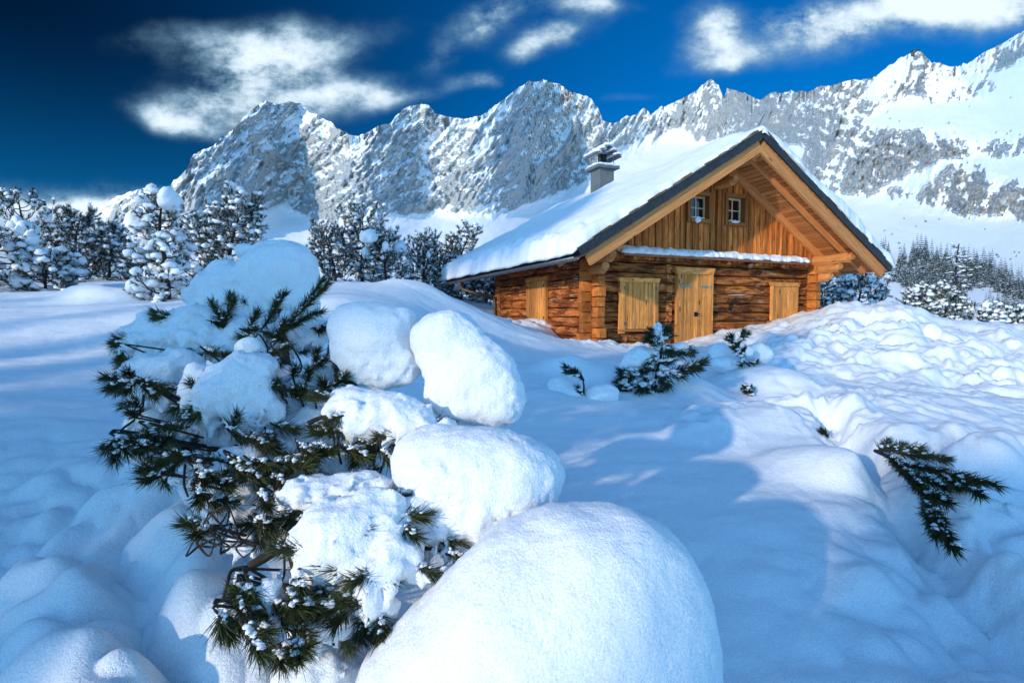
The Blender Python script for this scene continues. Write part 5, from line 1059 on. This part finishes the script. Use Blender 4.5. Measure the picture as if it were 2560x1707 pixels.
    for (a, b) in tuf:
        D = DV((a[1] + b[1]) / 2) - .10 + rs.normal(0, .025); pa, pb = PV(a[0], a[1], D + .02), PV(b[0], b[1], D - .03 + rs.normal(0, .02)); A.append(pa); B.append(pb)
        # twig back to the nearest part of the stem
        d = np.linalg.norm(hubs - pa, axis=1) + .25 * np.maximum(hubs[:, 2] - pa[2] + .1, 0); hb = hubs[int(np.argmin(d))]
        mid_ = hb + (pa - hb) * .5 + np.array([0, .20, -.10]) + rs.normal(0, .02, 3); c = curve([hb, mid_, pa - (pb - pa) * .35 + np.array([0, .02, 0]), pa], 6)
        wood_.add(*tube(c - b0, np.linspace(.0065, .0035, len(c)), 6)); wood_.add(*tube([pa - b0, pb - b0], [.0045, .003], 5))
    CU = cushions()
    for i in (1, 3, 4, 5, 9, 11, 12, 13, 14, 15, 16, 17, 18, 20, 23, 24, 25, 26, 27, 31, 33, 35):
        if i >= len(CU): continue
        for (vx, vy, hw, hh, D) in CU[i]:
            for q in range(3 if hw > 30 else 2):
                a = rs.uniform(-.35, math.pi + .35); k = D / 1220; c0 = PV(vx, vy, D - .3 * hw * k)
                o = np.array([math.cos(a), rs.uniform(-.55, .1), -math.sin(a) * .9]); pa = c0 + o * np.array([hw, hw, hh]) * k * .72; dr = o * [1, .6, .6] + rs.normal(0, .25, 3); dr /= np.linalg.norm(dr); pb = pa + dr * rs.uniform(.05, .12)
                A.append(pa); B.append(pb); wood_.add(*tube([c0 - b0, pa - b0, pb - b0], [.005, .004, .003], 5))
    A, B = np.array(A) - b0, np.array(B) - b0
    # bare twigs, thick limb
    for pts, r in (([(z5(235, 820), 2.42), (z5(215, 930), 2.3), (z5(120, 1010), 2.2), (z5(95, 1060), 2.16)], .006), ([(z6(1630, 700), 1.66), (z6(1480, 800), 1.6), (z6(1330, 890), 1.56)], .020), ([(z6(1330, 890), 1.56), (z6(1240, 910), 1.53), (z6(1215, 980), 1.5), (z6(1190, 1080), 1.47), (z6(1200, 1110), 1.46)], .006),
                   ([(z6(1330, 890), 1.56), (z6(1290, 980), 1.5), (z6(1310, 1130), 1.47), (z6(1330, 1240), 1.45)], .006), ([(z6(1520, 820), 1.58), (z6(1515, 950), 1.52), (z6(1460, 1030), 1.5)], .004), ([(z5(1110, 980), 2.0), (z5(1180, 950), 2.02), (z5(1250, 940), 2.05)], .010), ([(z5(1250, 930), 2.0), (z5(1200, 960), 1.98), (z5(1250, 1000), 1.95)], .005), ([(z5(610, 470), 2.95), (z5(650, 400), 2.97), (z5(690, 390), 3.0)], .006),
                   ([(z5(530, 1200), 1.9), (z5(510, 1330), 1.82), (z5(540, 1440), 1.75)], .006), ([(z5(455, 1200), 1.95), (z5(450, 1300), 1.86), (z5(470, 1370), 1.82)], .005)):
        c = curve([PV(*p, d) for p, d in pts], 6); wood_.add(*tube(c - b0, np.linspace(r, r * .7, len(c)), 7))
    net = [z6(1050, 730), z6(1300, 840), z6(1120, 600), z6(1230, 580), z6(1180, 820), z6(1300, 760), z6(1090, 660), z6(1240, 660), z6(1150, 740), z6(1380, 770), z6(1060, 780), z6(1200, 700)]
    for q in range(26):
        i, j = rs.choice(len(net), 2, False); p, r_ = PV(*net[i], 1.72 + rs.normal(0, .05)), PV(*net[j], 1.68 + rs.normal(0, .05)); m_ = (p + r_) / 2 + rs.normal(0, .025, 3); c = curve([p, m_, r_], 6); wood_.add(*tube(c - b0, np.linspace(.0042, .0022, len(c)), 5))
    ndl = Acc(); L = np.linalg.norm(B - A, axis=1)
    for i in range(len(A)): needles_add(ndl, A[i], B[i],   .056, int(100 + 900 * L[i]), .0028, (22, 62), rs, True)
    sn = Acc(); near_snow(sn, A, B, rs, 13, .0066)
    link('branches', wood_.mesh('branches'), M_BARK, T); link('needles', ndl.mesh('needles', False), M_NEEDLE_NEAR, T)
    tag(link('snow_flecks', sn.mesh('snow_flecks'), M_SNOW, T), kind='stuff')
    C = CU
    for i, sp in enumerate(C):
        D = sp[0][4]; cushion('snow_cushion', sp, T, grow=1.07, rag=.006 if i in (0, 2, 7, 8, 10) else .030, h=.0085 + .0025 * D / 2, k=.035 + .012 * (len(sp) > 2), seed=100 + i * 7, noise=((.020 * D / 2, 3.2, 3), (.0045, 22, 3), (.0042, 90, 2)) if i in (0, 2, 7, 8, 10) else ((.022 * D / 2, 4.5, 3), (.016, 12, 3), (.008, 38, 3)))
    return T
dwarf_pine()
V_, Q_ = snow_sdf([ell(1330, 1500, 335, 370, 1.5, .8), ell(1120, 1500, 150, 190, 1.42, .9), ell(930, 1575, 110, 110, 1.40, .9)], .0125, .12, ((.030, 2.0, 3), (.003, 25, 3), (.003, 90, 2)), seed=301)
tag(link('snow_dome', mesh_np('snow_dome', V_, Q_), M_SNOW), 'huge smooth white snow dome filling the bottom centre of the photo', 'snow mound')

def ground_D(vx, vy, lo=2.0, hi=14.0):
    D = np.linspace(lo, hi, 400); q = np.array([PV(vx, vy, d) for d in D]); g = ground_z(q[:, 0], q[:, 1]); k = np.nonzero(q[:, 2] < g)[0]
    return float(D[k[0]]) if len(k) else hi
def bough(name, label, cat, stems, tufts, snows, D0, nl=.055, nw=.005, dens=420, seed=1, group=None, base=None, flecks=5, fl=.02):
    rs = np.random.default_rng(seed); sh = 0.0
    if not callable(D0): nd = ground_D(*stems[0][0][0]); sh = nd - D0; D0 = nd
    p0 = PV(*(base or stems[0][0][0]), D0 if not callable(D0) else D0((base or stems[0][0][0])[1])); DD = D0 if callable(D0) else (lambda v: D0)
    T = empty(name, tuple(p0)); tag(T, label, cat, group); w, n, s = Acc(), Acc(), Acc(); A, B = [], []
    for pts, r in stems: c = curve([PV(*p, DD(p[1])) for p in pts], 6) - p0; w.add(*tube(c, np.linspace(r, r * .5, len(c)), 7))
    for a, b in tufts:
        pa, pb = PV(*a, DD(a[1]) - .02) - p0, PV(*b, DD(b[1]) - .05 + rs.normal(0, .03)) - p0; A.append(pa); B.append(pb); w.add(*tube([pa, pb], [.006, .004], 5)); needles_add(n, pa, pb, nl, int(50 + dens * np.linalg.norm(pb - pa)), nw, (22, 60), rs, True)
    near_snow(s, A, B, rs, flecks, fl)
    link('stem', w.mesh('stem'), M_BARK, T); link('needles', n.mesh('needles', False), M_NEEDLE_NEAR if D0 == 0 or callable(D0) else M_NEEDLE, T); tag(link('snow_flecks', s.mesh('snow_flecks'), M_SNOW, T), kind='stuff')
    for i, sp in enumerate(snows): cushion('snow_cushion', [(*q[:4], q[4] + sh, *q[5:]) for q in sp], T, h=.02, k=.05, seed=seed * 31 + i, noise=((.03, 3, 3), (.012, 22, 3)))
    return T
Zs = lambda *q: [z7(*p) for p in q]
V7 = lambda x, y, a, b, D, *r: (*z7(x, y), a / 1.867 / KV, b / 1.867 / KV, D, *r)
bough('sapling_pine', 'largest little pine before the cabin door with a white snow column on top', 'sapling', [(Zs((625, 430), (640, 330), (660, 240), (652, 150)), .018), (Zs((640, 320), (690, 340), (760, 325)), .01), (Zs((655, 240), (700, 245), (760, 245)), .009), (Zs((640, 330), (600, 330), (520, 345)), .01), (Zs((630, 380), (570, 400), (500, 410)), .009)],
      [(z7(670, 240), z7(790, 248)), (z7(700, 345), z7(800, 315)), (z7(760, 325), z7(845, 295)), (z7(700, 340), z7(750, 350)), (z7(600, 330), z7(500, 345)), (z7(560, 335), z7(490, 360)), (z7(600, 250), z7(595, 300)), (z7(590, 350), z7(565, 410)), (z7(540, 390), z7(470, 385)), (z7(530, 410), z7(475, 415)), (z7(675, 330), z7(690, 390)), (z7(660, 330), z7(665, 380)), (z7(640, 215), z7(620, 195)), (z7(655, 210), z7(690, 235)), (z7(640, 190), z7(605, 185)), (z7(660, 185), z7(690, 170)), (z7(640, 260), z7(600, 290)), (z7(720, 250), z7(770, 235)), (z7(760, 320), z7(820, 320)), (z7(600, 400), z7(610, 440)), (z7(520, 350), z7(480, 340)), (z7(650, 250), z7(700, 225)), (z7(650, 300), z7(690, 285)), (z7(640, 290), z7(600, 320)), (z7(655, 160), z7(680, 140)), (z7(640, 160), z7(615, 150)), (z7(645, 380), z7(655, 420)), (z7(630, 370), z7(600, 410)), (z7(655, 240), z7(640, 200))],
      [[V7(646, 150, 24, 36, 6.08), V7(643, 122, 22, 20, 6.08), V7(646, 195, 24, 30, 6.08), V7(630, 240, 22, 26, 6.1)], [V7(560, 275, 78, 62, 6.2), V7(520, 310, 50, 36, 6.2)], [V7(632, 300, 20, 40, 6.16), V7(628, 345, 16, 34, 6.16)], [V7(720, 222, 44, 14, 6.1)], [V7(745, 290, 54, 18, 6.1)], [V7(540, 325, 40, 14, 6.05)]], 6.1, nl=.11, nw=.009, dens=800, seed=4, flecks=9, fl=.026)
bough('pine_sprig', 'single curled pine sprig leaning left out of a snow mound before the left shutter', 'sapling', [(Zs((295, 450), (298, 400), (290, 360)), .012)], [(z7(300, 375), z7(260, 335)), (z7(285, 355), z7(215, 315)), (z7(270, 335), z7(225, 335)), (z7(292, 445), z7(275, 420))], [[V7(200, 410, 70, 50, 6.3), V7(250, 450, 50, 50, 6.2)], [V7(380, 450, 84, 56, 6.2)]], 6.15, nl=.075, nw=.008, seed=5, flecks=3)
bough('pine_sprig', 'upright frosted pine sprig right of the door rising between two snow mounds', 'sapling', [(Zs((1075, 310), (1030, 270), (1022, 200), (1040, 150)), .014)], [(z7(1015, 265), z7(1015, 215)), (z7(1020, 210), z7(1045, 150)), (z7(1030, 180), z7(1060, 160)), (z7(1010, 205), z7(970, 182)), (z7(1000, 190), z7(985, 170)), (z7(1030, 270), z7(1045, 230)), (z7(1060, 295), z7(1100, 290)), (z7(1040, 280), z7(1030, 300)), (z7(1020, 240), z7(1000, 225))], [[V7(1115, 250, 66, 48, 7.3)], [V7(940, 245, 62, 40, 7.4), V7(960, 300, 80, 40, 7.2)], [V7(1070, 240, 26, 32, 7.0)]], 7.05, nl=.08, nw=.009, seed=6)
bough('pine_sprig', 'short dark pine sprig low on the mound right of the largest sapling', 'sapling', [(Zs((1085, 450), (1060, 420), (1055, 400)), .01)], [(z7(1080, 445), z7(1055, 405)), (z7(1085, 445), z7(1080, 415)), (z7(1060, 440), z7(1045, 420))], [], 6.2, nl=.07, nw=.008, seed=7)
bough('pine_sprig', 'tiny green sprig alone on the white ledge right of the open slope', 'sapling', [(Zs((1445, 645), (1420, 620)), .006)], [(z7(1440, 640), z7(1400, 612)), (z7(1440, 640), z7(1415, 605)), (z7(1435, 642), z7(1395, 630))], [], 4.35, nl=.05, nw=.005, seed=8, flecks=1)
def DB(v): return .90 * 1220 * 1.0 / (v - 721)
bough('pine_bough', 'dark green pine bough lying in the snow at the right edge', 'pine bough', [([(2010, 1035), (2060, 1060), (2110, 1110), (2150, 1180), (2190, 1255)], .012), ([(2060, 1060), (2130, 1080), (2210, 1100), (2280, 1112)], .010), ([(2015, 1035), (2090, 1035), (2170, 1055)], .009)],
      [((2020, 1032), (2070, 1022)), ((2040, 1030), (2110, 1030)), ((2090, 1035), (2175, 1056)), ((2060, 1040), (2130, 1050)), ((2080, 1068), (2160, 1082)), ((2130, 1080), (2220, 1098)), ((2190, 1095), (2288, 1114)), ((2200, 1098), (2250, 1135)), ((2070, 1070), (2110, 1115)), ((2090, 1095), (2140, 1150)), ((2110, 1120), (2180, 1155)), ((2120, 1150), (2160, 1200)), ((2140, 1180), (2190, 1258)), ((2130, 1165), (2150, 1230)), ((2100, 1090), (2170, 1120)), ((2040, 1045), (2080, 1085)), ((2160, 1085), (2200, 1120)), ((2020, 1034), (2040, 1015))],
      [], DB, nl=.070, nw=.0045, dens=950, seed=12, flecks=7, fl=.010)
def stump():
    p = PV(1228, 766, 14.2); p[2] = float(ground_z(p[0], p[1])[0]); T = empty('fence_post', tuple(p)); tag(T, 'short dark fence post under a snow cap by the left cabin wall', 'fence post')
    q = MB(); q.round((-.06, -.32, -.3), (-.05, -.32, .26), .06, (1, 0, 0), (0, 1, 0), 8, 3, .004); q.build('post', M_CASE, T)
    V, Q = snow_sdf([((-.02, -.10, .14), (.42, .30, .20, .3), None), ((.30, -.05, .0), (.40, .35, .18, .3), None), ((-.35, .1, .02), (.36, .3, .15, .3), None)], .025, .08, ((.03, 5, 3),), seed=3); link('snow_cap', mesh_np('snow_cap', V, Q), M_SNOW, T)
stump()
